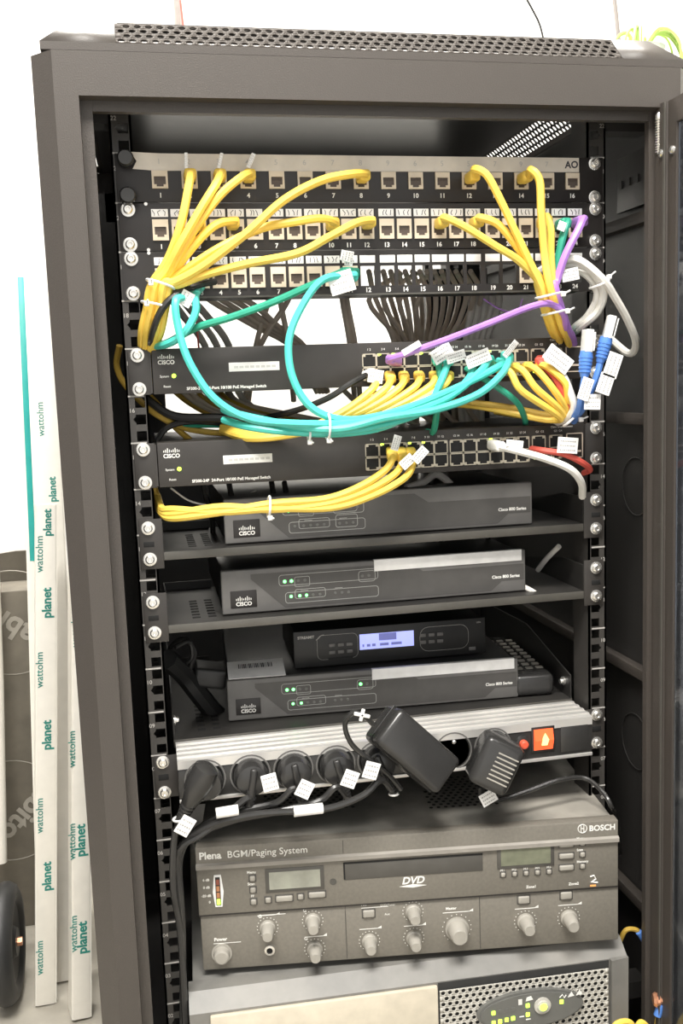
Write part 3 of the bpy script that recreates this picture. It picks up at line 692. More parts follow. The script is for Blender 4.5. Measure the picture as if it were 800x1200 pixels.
cable('black_patch_cable', 'black cable slanting down left from the first port of the upper switch', 'cable', 'rubber', [('w', -6, -4, 726), (428, 440, -24), (410, 450, -30), (385, 466, -24), (350, 480, 0), (310, 490, 50)], 3, None, boot='white_cable')
tie('white cable tie where the yellow and red arcs end at the right', (668, 492, -30), (-.6, .2, .7), 9, (.8, -.4, 0))
# dim cables behind the left rail
DG = 'loose cables behind the left rail'
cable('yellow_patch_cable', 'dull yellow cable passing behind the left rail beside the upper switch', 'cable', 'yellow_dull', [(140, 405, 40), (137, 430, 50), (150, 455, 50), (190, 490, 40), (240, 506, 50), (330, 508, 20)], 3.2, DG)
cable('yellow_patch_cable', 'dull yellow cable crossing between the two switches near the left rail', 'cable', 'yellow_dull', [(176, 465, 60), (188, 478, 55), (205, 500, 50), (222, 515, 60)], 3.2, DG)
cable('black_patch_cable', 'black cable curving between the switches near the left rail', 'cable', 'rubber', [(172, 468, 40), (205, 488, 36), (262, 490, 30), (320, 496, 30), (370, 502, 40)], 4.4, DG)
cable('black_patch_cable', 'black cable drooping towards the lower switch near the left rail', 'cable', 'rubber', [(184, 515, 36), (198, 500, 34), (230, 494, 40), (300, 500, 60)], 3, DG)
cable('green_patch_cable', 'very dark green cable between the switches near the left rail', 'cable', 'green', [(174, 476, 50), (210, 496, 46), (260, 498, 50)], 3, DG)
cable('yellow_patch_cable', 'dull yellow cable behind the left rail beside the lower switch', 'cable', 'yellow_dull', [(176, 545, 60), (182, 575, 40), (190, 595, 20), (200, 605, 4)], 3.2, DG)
# lower switch cables
for i in range(3):
    X0 = at(458+i*11, 528, -4); tg = [((464, 519, -34), 72, 15, 8), ((477, 541, -38), 40, 15, 10), ((492, 533, -40), 45, 17, 10)][i]
    cable('yellow_patch_cable', 'yellow cable from the lower switch to the left rail, %s of three' % ['uppermost', 'middle', 'lowest'][i], 'cable', 'yellow',
          [('w', X0.x, -4, X0.z), (460+i*12, 536+i*2, -26), (450+i*12, 552+i*4, -34), (420+i*8, 571+i*5, -38), (380+i*4, 585+i*5, -38), (320, 590+i*3+(4 if i == 1 else 0), -36), (260, 600-(i % 2)*6, -30), (205, 607-i*5, -12), (190, 602-i*3, 6), (184, 590-i*5, 40)], 3.7, 'yellow patch cables of the lower switch', boot='yellow', tags=[tg])
tie('white cable tie on the yellow cables in front of the top router', (315, 594, -38), (1, 0, -.1), 10, (0, -.6, -1))
cable('white_patch_cable', 'white cable with a clear plug drooping right from the lower switch', 'cable', 'white_cable', [('w', 116, -4, 649), (588, 524, -26), (612, 530, -36), (640, 538, -40), (668, 550, -40), (681, 566, -30), (682, 582, -12)], 3.9, None, boot='white_cable', tags=[((603, 520, -34), -8, 18, 7)])
cable('red_patch_cable', 'red cable drooping right from the lower switch under a printed tag', 'cable', 'red', [('w', 160, -4, 642), (636, 528, -20), (660, 532, -28), (680, 541, -28), (691, 550, -14), (684, 554, 6)], 3.3, None, tags=[((665, 522, -36), -6, 22, 16)])
cable('white_cable', 'thin pale wire dangling behind the lower switch at the left', 'cable', 'white_cable', [(200, 572, 40), (225, 588, 50), (262, 592, 60), (300, 575, 90)], 1, None)
cable('pale_ribbon_cable', 'pale cable loop standing on top of the uppermost router', 'cable', 'rear_light', [(476, 572, 50), (496, 565, 60), (510, 556, 70), (522, 562, 70), (532, 572, 70)], 4)
# blue patch leads dangling at the right rail
def dangle(label, top, bot, end, name='blue_patch_cable'):
    a, b = P3(top), P3(bot); d = (b-a).normalized(); L = (b-a).length
    t = thing(name, label, 'cable', P3(end[-1]), 'loose blue patch leads'); M = d.to_track_quat('Z', 'Y').to_matrix()
    pl = build('clear_plug', MB().rbox(a+d*11, (12, 8, 22), 1, M).rbox(a+d*12+Vector((5, -5, 0)), (3, 1.2, 18), .4, M), 'plug_clear', t)
    m = MB(); m.tube([a+d*21, a+d*26, a+d*40, a+d*46], [6, 6.6, 5.6, 4], 12)
    for k in range(5): m.tube([a+d*(26+k*3.4), a+d*(27.6+k*3.4)], 6.9-.2*k, 12)
    build('boot', m, 'blue', t)
    build('jacket', MB().tube(cr([a+d*44, b]+[P3(e) for e in end]), 3.4, 8), 'blue', t)
    return t
t = dangle('blue patch lead dangling at the right rail, nearer the ports', (689, 386, -60), (684, 446, -60), [(680, 470, -56), (676, 484, -44), (664, 492, -20)])
flag(t, at(686, 456, -66), 70, 22, 12); flag(t, at(694, 471, -64), -3, 17, 15)
t = dangle('blue patch lead dangling at the right rail, outermost with two long tags', (717, 370, -64), (699, 440, -60), [(693, 456, -56), (684, 476, -44), (672, 494, -10)])
flag(t, at(718, 428, -68), 70, 24, 15); flag(t, at(709, 450, -68), 70, 20, 15)
# rear cables seen between the units
RG = 'brown-grey cables fanning down behind the patch panels'
random.seed(3)
LB = 'brown-grey cable fanning down behind the patch panels to the back of the upper switch'
def rear(p, r=3.2, mt='rear_grey', lb=LB, g=RG): cable('rear_cable', lb, 'cable', mt, p, r, g, n=5)
for i in range(15):
    x0 = 438+i*9; x1 = 462+i*5.2; Yb = 120+(i % 4)*18
    rear([(x0-6-i*.5, 318, 40), (x0, 345, 90), (x0*.55+x1*.45+2, 375, Yb), (x1, 404, Yb+20), (x1+3, 450, Yb+40), (x1+8-(i % 3)*4, 500, Yb+60), (x1, 560, Yb+80)], 2.9)
for i in range(4): rear([(470+i*18, 320, 50), (432+i*16+i*i, 352, 90), (470-i*2+i*10, 405, 150), (480+i*6, 470, 190)], 2.8)
for i in range(4): rear([(222+i*11, 335, 60), (256+i*14, 358, 100), (298+i*9, 382, 130), (343+i*5, 408, 150), (372+i*4, 460, 170)], 3.3, lb='brown-grey cable slanting down right behind the panels at the left', g='slanting rear cables at the left')
for i, (a, b) in enumerate(((318, 300), (326, 338), (345, 305), (399, 410), (404, 416))): rear([(a, 335, 80), (a+(b-a)*.3, 360, 120), (b, 405, 130), (b+(b-a)*.5, 470, 160)], 3.1, lb=['leftmost thin brown cable hanging in the bright gap left of the long teal loop', 'thin brown cable crossing another in the gap left of the teal loop', 'brown cable slanting down left, crossing its neighbour left of the teal loop', 'brown cable standing alone right of the widest bright gap', 'brown cable close beside the lone one right of the widest bright gap'][i], g='single rear cables')
for i in range(5): rear([(548+i*9, 335, 100), (552+i*8, 360, 120), (545+i*6, 405, 130), (540+i*6, 470, 150), (545+i*5, 520, 160)], 4, 'rear_light', 'light grey cable hanging behind the panels right of the fan', 'light grey rear cables')
for i in range(3): rear([(200+i*12, 350, 120), (216+i*14, 372, 140), (240+i*14, 405, 150), (262+i*12, 470, 150), (330+i*12, 500, 160)], 4, 'rear_light', 'light grey cable slanting behind the panels at the far left', 'light grey cables at the left')
for i in range(8):
    random.seed(40+i); x = 200+i*9
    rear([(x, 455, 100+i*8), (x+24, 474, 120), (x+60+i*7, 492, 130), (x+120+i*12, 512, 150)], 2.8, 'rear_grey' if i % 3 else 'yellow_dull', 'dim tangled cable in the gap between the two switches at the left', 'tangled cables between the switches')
for i in range(5): rear([(400+i*34, 455, 120), (430+i*30, 482, 140), (470+i*24, 500, 150), (520+i*20, 512, 160)], 3, lb='brown-grey cable crossing the gap between the two switches', g='crossing cables between the switches')
for x in (238, 268, 318, 333, 505, 560): rear([(x, 565, 60), (x+4, 585, 70), (x+10, 602, 90), (x+12, 640, 120)], 3, 'rubber', 'black cable hanging behind the lower switch', 'black cables behind the lower switch')
cable('red_wire', 'thin red wire hanging behind the panels at the left', 'wire', 'red', [(229, 352, 60), (230, 375, 70), (233, 410, 80)], 1)
cable('pink_wire', 'thin pink wire drooping below the right end of the third patch panel', 'wire', 'purple', [(566, 350, 30), (585, 362, 30), (605, 366, 24), (612, 350, 20)], .9)
m = MB(); m.box(150, 226, 300, 306, 640, 860); m.box(140, 150, 296, 310, 560, 900)
tag(build('cable_manager_plate', m, 'inner_paint'), 'dark upright plate standing behind the right end of the patch panels', 'plate')
for (a, b, c_) in (((562, 690, 40), (545, 660, 60), (580, 632, 100)), ((655, 640, 40), (640, 655, 60), (630, 668, 80))):
    cable('white_cable', 'pale cable end poking out at the right of the %s shelf' % ('middle' if a[0] < 600 else 'upper'), 'cable', 'rear_light', [c_, b, a] if a[0] > 600 else [(600, 680, 60), (618, 690, 20), (640, 700, 30), (655, 690, 80)], 3)
# dark loops and hose on the lowest shelf, left
cable('black_loop_cable', 'coiled black cord left of the receiver on the lowest shelf', 'cable', 'chassis_black', [(205, 758, 60), (222, 752, 70), (224, 772, 80), (204, 780, 90), (198, 762, 90), (215, 748, 80), (228, 765, 80), (222, 790, 90), (240, 800, 110)], 2.6)
cable('black_hose', 'thick dark cable sleeve lying left of the lowest router', 'cable', 'chassis_black', [(196, 772, 60), (215, 790, 90), (232, 812, 100), (252, 836, 110), (268, 848, 120)], 11)
b = at(245, 790, 110); tag(build('power_adapter', MB().rbox(b, (36, 40, 22), 4, Matrix.Rotation(.2, 3, 'Y')), 'chassis_black'), 'dark power adapter at the end of the coiled cord', 'power adapter')
# ------------------------------------------------------------------ mains plugs
def plug(px, x, label, cord, tg, ang):
    t = thing('mains_plug', label, 'plug', (x, -40, 318), 'black mains plugs in the power strip')
    y = -22; d = Vector((math.sin(math.radians(ang)), 0, -math.cos(math.radians(ang))))
    c = Vector((x, y, 334))
    m = MB(); m.lathe([(-2, 17), (3, 17.2), (12, 16.8), (18, 15), (20, 11), (20.5, .1)], c, (0, -1, 0), 28)
    build('body', m, 'rubber', t)
    M = d.to_track_quat('Z', 'Y').to_matrix()
    build('grip', MB().rbox(c+Vector((0, -21, 0))-d*2, (7, 7, 24), 2.4, M), 'rubber', t)
    s = c+Vector((0, -19, 0))+d*8; r = MB(); r.tube([s, s+d*12, s+d*24], [5.5, 4.6, 3.6], 12)
    for k in range(5): r.tube([s+d*(8+k*3.4), s+d*(9.6+k*3.4)], 5.6-.25*k, 12)
    build('strain_relief', r, 'rubber', t)
    build('cord', MB().tube(cr([s+d*20]+[P3(p) for p in cord]), 3.4, 8), 'rubber', t)
    build('tag_tie', MB().tube([s+d*24+(X*math.cos(a)+Y_*math.sin(a))*4.6 for a in [i*math.pi/6 for i in range(12)]], 1.1, 6, True), 'tie_white', t)
    flag(t, at(*tg[:3]), tg[3], 15, 17 if len(tg) < 5 else tg[4])
CE = [(206, 1010, -44), (212, 1060, -40), (214, 1120, -30), (214, 1230, -20)]
plug(293, sx[1], 'black round mains plug in the second outlet of the strip from the left', [(290, 935, -46), (262, 958, -46), (235, 978, -46), (215, 990, -46)]+CE, (316, 917, -60, 10), -10)
plug(343, sx[2], 'black round mains plug in the third outlet of the strip from the left', [(344, 924, -50), (325, 940, -48), (285, 950, -42), (240, 966, -40), (212, 1000, -40)]+CE[1:], (357, 925, -62, -30), 8)
plug(393, sx[3], 'black round mains plug in the fourth outlet of the strip from the left', [(394, 922, -50), (375, 938, -50), (330, 950, -50), (270, 962, -46), (218, 985, -42), (208, 1020, -40)]+CE[1:], (410, 913, -62, -25), 14)
plug(440, sx[4], 'black round mains plug in the fifth outlet, under the large adapter', [(446, 914, -54), (425, 932, -60), (380, 948, -60), (300, 954, -56), (240, 970, -46), (210, 1000, -42)]+CE[1:], (435, 903, -66, -20), 22)
t = thing('mains_plug', 'large black angled mains plug in the leftmost outlet of the strip', 'plug', (sx[0], -40, 300), 'black mains plugs in the power strip')
c = Vector((sx[0], -24, 334)); m = MB(); m.lathe([(0, 17), (10, 17), (16, 14), (16.4, .1)], c, (0, -1, 0), 26); build('body', m, 'rubber', t)
q = at(236, 912, -58); e = at(216, 952, -52); dd = (e-q).normalized()
m = MB(); m.tube([q-dd*16, q-dd*12, q, q+dd*14, q+dd*28, q+dd*34], [5, 12, 14, 12, 8, 5], 14); build('handle', m, 'rubber', t)
m = MB(); m.tube([q+dd*28, q+dd*54], [6.5, 4], 12); [m.tube([q+dd*(30+k*4), q+dd*(32+k*4)], 7.6-.6*k, 12) for k in range(5)]; build('strain_relief', m, 'rubber', t)
build('cord', MB().tube(cr([q+dd*50, at(204, 985, -50), at(203, 1040, -46), at(212, 1100, -38), at(218, 1220, -30)]), 3.4, 8), 'rubber', t)
build('tag_tie', MB().tube([at(209, 960, -52)+(X*math.cos(a)+Y_*math.sin(a))*5 for a in [i*math.pi/6 for i in range(12)]], 1.2, 6, True), 'tie_white', t)
flag(t, at(217, 968, -60), -35, 14, 19)
for px, py, w_, lb in ((361, 949, 34, 'white paper sleeve around the cords below the fourth outlet'), (266, 951, 26, 'white paper sleeve around the cords below the second outlet')):
    a = at(px-w_/2, py+2, -62 if px > 300 else -52); b = at(px+w_/2, py-2, -62 if px > 300 else -52)
    tag(build('cord_sleeve', MB().tube([a, b], 5.2, 12), 'label_white'), lb, 'cord marker', 'white sleeves on the cords')
# large adapter plugged into the sixth outlet, hanging down right
t = thing('power_adapter', 'large black power adapter hanging from the middle of the power strip', 'power adapter', (30, -50, 295), 'plug-in power adapters')
a = at(462, 856, -54); b = at(508, 896, -54); ax = (b-a).normalized(); M = Matrix((ax, Vector((0, 1, 0)), ax.cross(Vector((0, 1, 0))))).transposed()
M = M@Matrix.Rotation(math.radians(-14), 3, 'X')
build('body', MB().rbox((a+b)/2+Vector((-2, 0, -1)), (86, 38, 42), 6, M, 4), 'rubber', t)
build('seam', MB().rbox((a+b)/2+Vector((-2, 0, -1)), (86.5, 1.2, 42.5), .4, M, 1), 'chassis_black', t)
build('pin_collar', MB().lathe([(0, 16), (8, 16)], (20, -20, 334), (0, -1, 0), 20), 'rubber', t)
build('cord', MB().tube(cr([P3(p) for p in ((438, 850, -66), (425, 838, -68), (412, 836, -66), (404, 850, -60), (412, 872, -56), (432, 890, -56), (452, 905, -50), (470, 925, -46))]), 2.6, 8), 'rubber', t)
m = MB(); c = at(424, 838, -74); m.rbox(c, (16, 3, 3.4), .8, Matrix.Rotation(.3, 3, 'Y')); m.rbox(c, (3.4, 3, 12), .8, Matrix.Rotation(.3, 3, 'Y')); build('cord_clip', m, 'tie_white', t)
# ribbed adapter in the eighth outlet
t = thing('power_adapter', 'smaller black power adapter with ribbed side, beside the red switch', 'power adapter', (108, -50, 300), 'plug-in power adapters')
c = Vector((sx[7], -22, 334)); build('plug_collar', MB().lathe([(0, 18), (14, 18), (22, 16)], c, (0, -1, 0), 26), 'rubber', t)
c2 = at(579, 893, -56); M = Matrix.Rotation(math.radians(28), 3, 'Y')@Matrix.Rotation(math.radians(-12), 3, 'Z')
build('body', MB().rbox(c2, (42, 36, 52), 7, M, 4), 'rubber', t)
m = MB(); [m.rbox(c2+M@Vector((6, -18.3, -14+k*4.6)), (22, 1.2, 1.5), .4, M, 1) for k in range(7)]; build('ribs', m, 'amp_button', t)
build('cord', MB().tube(cr([P3(p) for p in ((562, 922, -50), (566, 938, -46), (590, 936, -36), (620, 926, -30), (655, 914, -24), (685, 912, -20), (706, 928, -40), (716, 945, -50), (722, 960, -20), (726, 1000, 20))]), 2.5, 8), 'rubber', t)
flag(t, at(572, 935, -56), 25, 17, 14)
# ------------------------------------------------------------------ paging system
AW = 436; ang = math.atan2(-57, 432.5)
am = thing('paging_amplifier', 'wide grey public-address receiver with a disc tray, knobs and two displays', 'amplifier', (-206.2, -8, 115.3), rotz=ang, local=True)
zb = 7.5; H = 142    # local z: bottom of the fascia .. top
build('casing', MB().box(3, 433, 12, 355, 8, 141, r=1.5), 'amp_top', am)
build('upper_fascia', MB().box(0, AW, 0, 14, 69, H, r=1.5), 'amp_grey', am)
build('lower_fascia', MB().box(1, AW+1, 2.5, 14, zb, 68.4, r=1.5), 'amp_grey', am)
build('ridge', MB().prism([(0, 118), (-3, 119.5), (-3, 123.5), (0, 125)], 0, AW, 'x'), 'amp_ridge', am)
build('seam', MB().box(0, AW, .8, 3, 67.6, 69.4), 'panel_black', am)
for x in (149, 289): build('joint', MB().box(x, x+.8, 2, 3, zb+2, 67), 'amp_slot', am)
build('joint', MB().box(149, 149.8, -.1, 1, 126, H-2), 'amp_slot', am)
for x in (30, 400):
    for y in (30, 320): build('foot', MB().cyl((x, y, .4), Z, 8, 9, 16), 'rubber', am)
def tpart(name, *a, **k): build(name, MB().text(*a, **k), 'white_print', am)
tpart('lettering', 'Plena', (4, 0, 129.5), 10.5, bold=True, align='l'); tpart('lettering', 'BGM/Paging System', (32.5, 0, 129.5), 10.2, align='l')
tpart('lettering', 'BOSCH', (419, 0, 132), 8.5, bold=True); m = MB()
cx, cz = 398, 135.2
m.tube([(cx+4.6*math.cos(a), -.2, cz+4.6*math.sin(a)) for a in [i*math.pi/12 for i in range(24)]], .5, 5, True)
m.box(cx-1.9, cx-1.1, -.4, 0, cz-4, cz+4); m.box(cx+1.1, cx+1.9, -.4, 0, cz-4, cz+4); m.box(cx-1.5, cx+1.5, -.4, 0, cz-.5, cz+.5); build('emblem', m, 'white_print', am)
for tt, x, z, s in (('Power', 14, 39, 5), ('Menu', 51, 111, 4), ('Scan', 51, 98.5, 4), ('FF', 54, 85.5, 3.6), ('DVD/Tuner', 186, 64, 3.2), ('Aux', 190, 54, 3.2), ('6 dB', 6, 106, 3.6), ('0 dB', 6, 98, 3.6), ('-20 dB', 4, 89, 3.6), ('0', 11, 82, 3.6),
                   ('Menu', 392, 124.5-1, 3.6), ('Scan', 392, 111, 3.6), ('Memory', 392, 98, 3.6), ('Zone1', 338, 74, 4), ('Zone2', 383, 74, 4), ('Mic', 166, 66, 4), ('G', 60, 61, 5), ('G', 106, 64, 5), ('G', 106, 33, 5), ('Master', 254, 55, 4)):
    tpart('lettering', tt, (x, -.05 if z > 69 else 2.45, z), s, align='l', bold=s > 3.5)
for i in range(5): tpart('lettering', 'M%d' % (i+1), (313.5+i*12.2, -.05, 94.5), 3.8)
tpart('lettering', 'DVD', (220, 0, 88), 11, u=X, v=(0.25, 0, 1), bold=True); m = MB()
m.prism([(206, 85.5), (220, 87.3), (234, 85.5), (220, 83.6)], -.3, 0, 'y'); build('disc_logo', m, 'white_print', am); m = MB()
for x in (13, 60, 166): build('printed_line', MB().box(x, x+28, 2.3, 2.5, 36 if x == 13 else 63.3, 36.6 if x == 13 else 63.9), 'white_print', am)
for x in (338, 383): build('printed_line', MB().box(x-12, x+14, 2.2, 2.5, 67, 67.5), 'white_print', am)
m.tube([(406, -.2, 82), (410, -.2, 83), (412, -.2, 79), (407, -.2, 76), (414, -.2, 75)], .8, 6)
build('printed_marks', m, 'white_print', am)
# meter
me_ = build('level_meter', MB().prism([(17.5, 78), (24.5, 78), (26.5, 94), (24.5, 112), (17.5, 112), (15.5, 94)], -1, 0, 'y'), 'label_white', am)
build('meter_window', MB().box(18.6, 23.4, -1.6, -1, 80, 110), 'panel_black', me_)
for z, c_ in ((81, 'led_lime'), (88, 'meter_orange'), (95, 'meter_orange'), (102, 'meter_red')): build('meter_segment', MB().box(19.4, 22.6, -1.9, -1.6, z, z+5.6), c_, me_)
def lcd(x0, x1, z0, z1, mt):
    f = build('display_frame', MB().box(x0, x1, -.8, .4, z0, z1, r=.4), 'amp_slot', am)
    build('display', MB().box(x0+4, x1-4, -1.1, -.8, z0+3.5, z1-3.5), mt, f)
lcd(69, 129, 89, 114.5, 'lcd_grey'); lcd(308, 368, 97, 122, 'lcd_olive')
sl = build('disc_tray', MB().box(149, 293, -.6, .4, 97, 115.5, r=.4), 'amp_slot', am)
build('tray_edge', MB().box(149, 293, -.9, -.6, 114.4, 116).box(149, 150.6, -.9, -.6, 98, 116), 'socket_black', sl)
def btn(x, z, w, h, y=0):
    f = build('button', MB().box(x-w/2, x+w/2, y-2.4, y+.4, z-h/2, z+h/2, r=min(w, h)*.42, seg=3), 'amp_button', am)
    build('button_surround', MB().box(x-w/2-1.2, x+w/2+1.2, y-.4, y+.4, z-h/2-1.2, z+h/2+1.2, r=.3), 'amp_slot', f)
for z in (106, 93.4, 80.7): btn(56.2, z, 5.6, 5.6)
btn(71, 81.5, 5.6, 5.6); btn(87.5, 82, 17, 6); btn(104.2, 82.6, 5.6, 5.6); btn(121, 83.6, 17, 6)
build('round_hole', MB().cyl((138, 0, 96), (0, -1, 0), .6, 3.4, 16), 'amp_slot', am)
for z in (119.5, 106.8, 94): btn(380.8, z, 15, 5.6)
for z in (119.6, 107.2, 94.3): btn(397.8, z, 5, 5)
for i in range(5): btn(314+i*12.1, 91, 4.6, 4.6)
for x, z in ((173.5, 57.5), (336, 60.5), (381, 62)): btn(x, z, 12, 8, 2.5)
def knob(x, z, r):
    k = build('knob', MB().lathe([(0, r), (3, r), (4, r*.86), (17, r*.72), (19, r*.6), (19, .1)], (x, 2.5, z), (0, -1, 0), 24), 'amp_button', am)
    t_ = MB()
    for i in range(15):
        a = math.radians(-140+i*20+90); t_.box(x+(r+2.6)*math.cos(a)-.4, x+(r+2.6)*math.cos(a)+.4, 2.2, 2.5, z+(r+2.6)*math.sin(a)-.4, z+(r+2.6)*math.sin(a)+.4)
    t_.box(x-r-2, x+r+4, 2.2, 2.5, z+r+5, z+r+5.6); t_.prism([(x+r, z+r+5), (x+r+5, z+r+5), (x+r+5, z+r+8)], 2.2, 2.5, 'y')
    build('dial_marks', t_, 'white_print', k)
for x, z, r in ((69, 50, 8), (115.5, 54, 8), (116.5, 23, 8), (173.3, 27, 8), (219.5, 56, 8), (219.6, 27, 8), (265, 34, 12.5), (337.5, 36, 9), (383.6, 36.5, 9)): knob(x, z, r)
build('power_button', MB().lathe([(0, 10.5), (1.5, 10.5), (1.6, 8.4), (9, 7.6), (10, 6), (10, .1)], (21, 2.5, 25.5), (0, -1, 0), 24), 'amp_button', am)
j = build('headphone_socket', MB().lathe([(0, 6), (2.5, 5.4), (3, 3.2), (0, 3)], (70, 2.5, 25.6), (0, -1, 0), 20), 'screw_steel', am)
build('socket_hole', MB().cyl((70, 1.5, 25.6), (0, -1, 0), .3, 3, 12), 'socket_black', j)
build('small_light', MB().box(406, 412, -.6, 0, 71, 72.5), 'orange_led', am)
m = MB()
for (x0, x1, y0_, y1) in ((70, 170, 75, 135), (250, 330, 60, 140)):
    y = y0_; r_ = 0
    while y < y1:
        x = x0+(r_ % 2)*4
        while x < x1: m.cyl((x, y, 141), Z, .25, 2.1, 8); x += 8
        y += 7; r_ += 1
vh = build('vent_holes', m, 'socket_black', am); vh['kind'] = 'stuff'
# ------------------------------------------------------------------ battery backup unit
ua = -.040
up = thing('battery_backup', 'large grey and beige battery backup unit with a perforated front, at the bottom', 'battery backup', (-222, -44, -30), rotz=ua, local=True)
UW = 460
build('casing', MB().box(4, UW-4, 35, 470, 0, 145, r=2), 'ups_grey', up)
m = MB(); m.prism([(0, 0), (0, 132), (18, 145), (36, 145), (36, 0)], 0, UW, 'x')
fb = build('front_bezel', m, 'ups_grey', up)
build('beige_cover', MB().box(20, 252, -5, .5, 0, 130, r=2), 'ups_beige', fb)
build('side_pillar', MB().prism([(440, -6), (UW, -3), (UW, 0), (440, 0)], 0, 133, 'z'), 'ups_grey', fb)
m = MB(); m.perf(254, 2, 25, 19, 7.2, 2.25, (0, -2.6, 3), X, Z); ms = build('perforated_screen', m, 'ups_mesh', fb, solid=.8)
build('screen_backing', MB().box(253, 439, -.8, -.2, 1, 131), 'ups_hole', fb)
def ell(x, z, a, b, n=28): return [(x+a*math.cos(2*math.pi*i/n), z+b*math.sin(2*math.pi*i/n)) for i in range(n)]
cp = build('control_panel', MB().prism(ell(350, 92, 58, 21), -7, -2, 'y').prism(ell(350, 92, 55, 18.5), -8.5, -6.9, 'y'), 'ups_panel', fb)
build('test_button', MB().lathe([(0, 9), (1.5, 9), (1.8, 6.5), (3, 6), (3.4, 4)], (362, -8.5, 96), (0, -1, 0), 20), 'ups_mesh', cp)
build('button_light', MB().cyl((362, -11.6, 96), (0, -1, 0), .8, 4, 14), 'led_lime', cp)
for x, z in ((309, 84), (316, 84.6), (323, 85.4), (330, 86), (346, 98), (346, 88), (309, 95), (383, 97)): build('indicator_light', MB().box(x-1.8, x+1.8, -9.2, -8.5, z-2, z+2), 'led_lime', cp)
for x in (316, 323, 330): build('indicator_light', MB().box(x-1.8, x+1.8, -9, -8.5, 94, 98), 'led_off', cp)
for pp_ in ([(390, 101), (397, 102), (394, 107)], [(399, 102), (406, 103), (403, 108)]): build('warning_symbol', MB().prism(pp_, -9, -8.5, 'y'), 'white_print', cp)
m = MB(); m.tube([(381, -8.8, 102), (384, -8.8, 105), (386, -8.8, 101), (388, -8.8, 104)], .6, 5)
m.box(336, 340, -9, -8.5, 100, 106); m.prism([(344, 103), (352, 104), (350, 108), (345, 107)], -9, -8.5, 'y'); m.box(337, 342, -9, -8.5, 86, 87); m.box(344, 349, -9, -8.5, 82, 83)
build('symbols', m, 'white_print', cp)
# ------------------------------------------------------------------ earth wires bottom right
cable('earth_wire', 'yellow-green earth wire with a blue lug arching beside the paging receiver', 'wire', 'yellow_dull', [(716, 1104, -20), (724, 1106, -30), (733, 1090, -36), (746, 1090, -36), (752, 1098, -34)], 2.6, 'earth wires with blue lugs')
a, b = at(748, 1092, -38), at(756, 1104, -38); t = build('wire_lug', MB().tube([a, b], 3.6, 12).tube([b, b+(b-a)*.5], 2.2, 10), 'blue'); tag(t, 'blue crimped lug on the arching earth wire', 'wire lug', 'blue wire lugs')
cable('earth_wire', 'yellow earth wire rising to the copper nut on the door frame', 'wire', 'yellow', [(768, 1215, -66), (770, 1196, -70), (772, 1186, -72)], 3, 'earth wires with blue lugs')
a, b = at(770, 1190, -76), at(774, 1176, -76); t = build('wire_lug', MB().tube([a, b], 4.2, 12), 'blue'); tag(t, 'blue crimped lug below the copper nut', 'wire lug', 'blue wire lugs')
c = at(773, 1170, -74); m = MB(); [m.lathe([(0, 6+k % 2), (3, 8-k), (4, 5)], c+Vector((-8+k*4, 0, 0)), (1, -.3, 0), 8) for k in range(4)]
tag(build('copper_nut', m, 'copper'), 'shiny copper nut and washers at the bottom of the door frame', 'nut')
cable('green_wire', 'short green wire standing up from the copper nut', 'wire', 'green', [(777, 1164, -74), (779, 1155, -74), (778, 1148, -74)], 2)
YE = 'yellow wires at the bottom edge beside the door'
for i, p in enumerate([[(715, 1215, -90), (722, 1200, -90), (738, 1198, -90), (746, 1215, -90)], [(742, 1215, -80), (750, 1198, -80), (760, 1206, -80), (764, 1220, -80)]]):
    cable('earth_wire', 'yellow wire loop at the bottom edge, %s' % ['left of the pair', 'right of the pair'][i], 'wire', 'yellow', p, 3, YE)
# ------------------------------------------------------------------ left of the cabinet
def duct(label, bot, top, w, d, tw=0, texts=(), stripe=None):
    B = at(bot[0], bot[1], z=FL+1); Tt = at(top[0], top[1], top[2]); ax = (Tt-B).normalized(); L = (Tt-B).length
    xx = Vector((math.cos(tw), math.sin(tw), 0)); xx = (xx-ax*xx.dot(ax)).normalized(); yy = ax.cross(xx)
    M = Matrix((xx, yy, ax)).transposed().to_4x4(); M.translation = B
    M.translation += Z*(abs(yy.z)*d*.6+abs(xx.z)*w*.5)
    t = thing('cable_trunking', label, 'cable trunking', B, 'lengths of white trunking left of the cabinet')
    m = MB(); m.prism([(-w/2, 0), (w/2, 0), (w/2, d), (-w/2, d)], 0, L, 'z')
    build('channel', MB().add(m.v, m.f, M), 'pvc', t)
    m = MB().box(-w/2+2, w/2-2, -1.2, 0, 0, L, r=.3); build('cover', MB().add(m.v, m.f, M), 'pvc', t)
    for s, h, off, sz in texts:
        q = MB().text(s, (0, 0, 0), sz, u=Z, v=-X, bold=s == 'planet'); m = MB(); m.add([v+Vector((off, -1.4, h*L)) for v in q.v], q.f, M)
        build('lettering', m, 'green_ink', t)
    if stripe:
        m = MB().box(-w/2-4, -w/2+4, -1.8, 1, stripe[0]*L, stripe[1]*L, r=.4); build('turquoise_film', MB().add(m.v, m.f, M), 'turquoise', t)
    return t
duct('white trunking length standing in front of the others, with planet printed along it', (54, 1178), (54, 592, 330), 27, 12, .15,
     [('wattohm', .10, -4, 13), ('planet', .265, 6, 16), ('wattohm', .39, -4, 13), ('planet', .55, 6, 16), ('wattohm', .68, -4, 13), ('planet', .81, 6, 16), ('wattohm', .905, -4, 13), ('planet', .965, 6, 14)])
duct('tall white trunking length with a turquoise film along its left edge', (80, 1150), (44, 327, 470), 44, 16, .1,
     [('wattohm', .80, 0, 13), ('planet', .70, 12, 14)], (.60, 1))
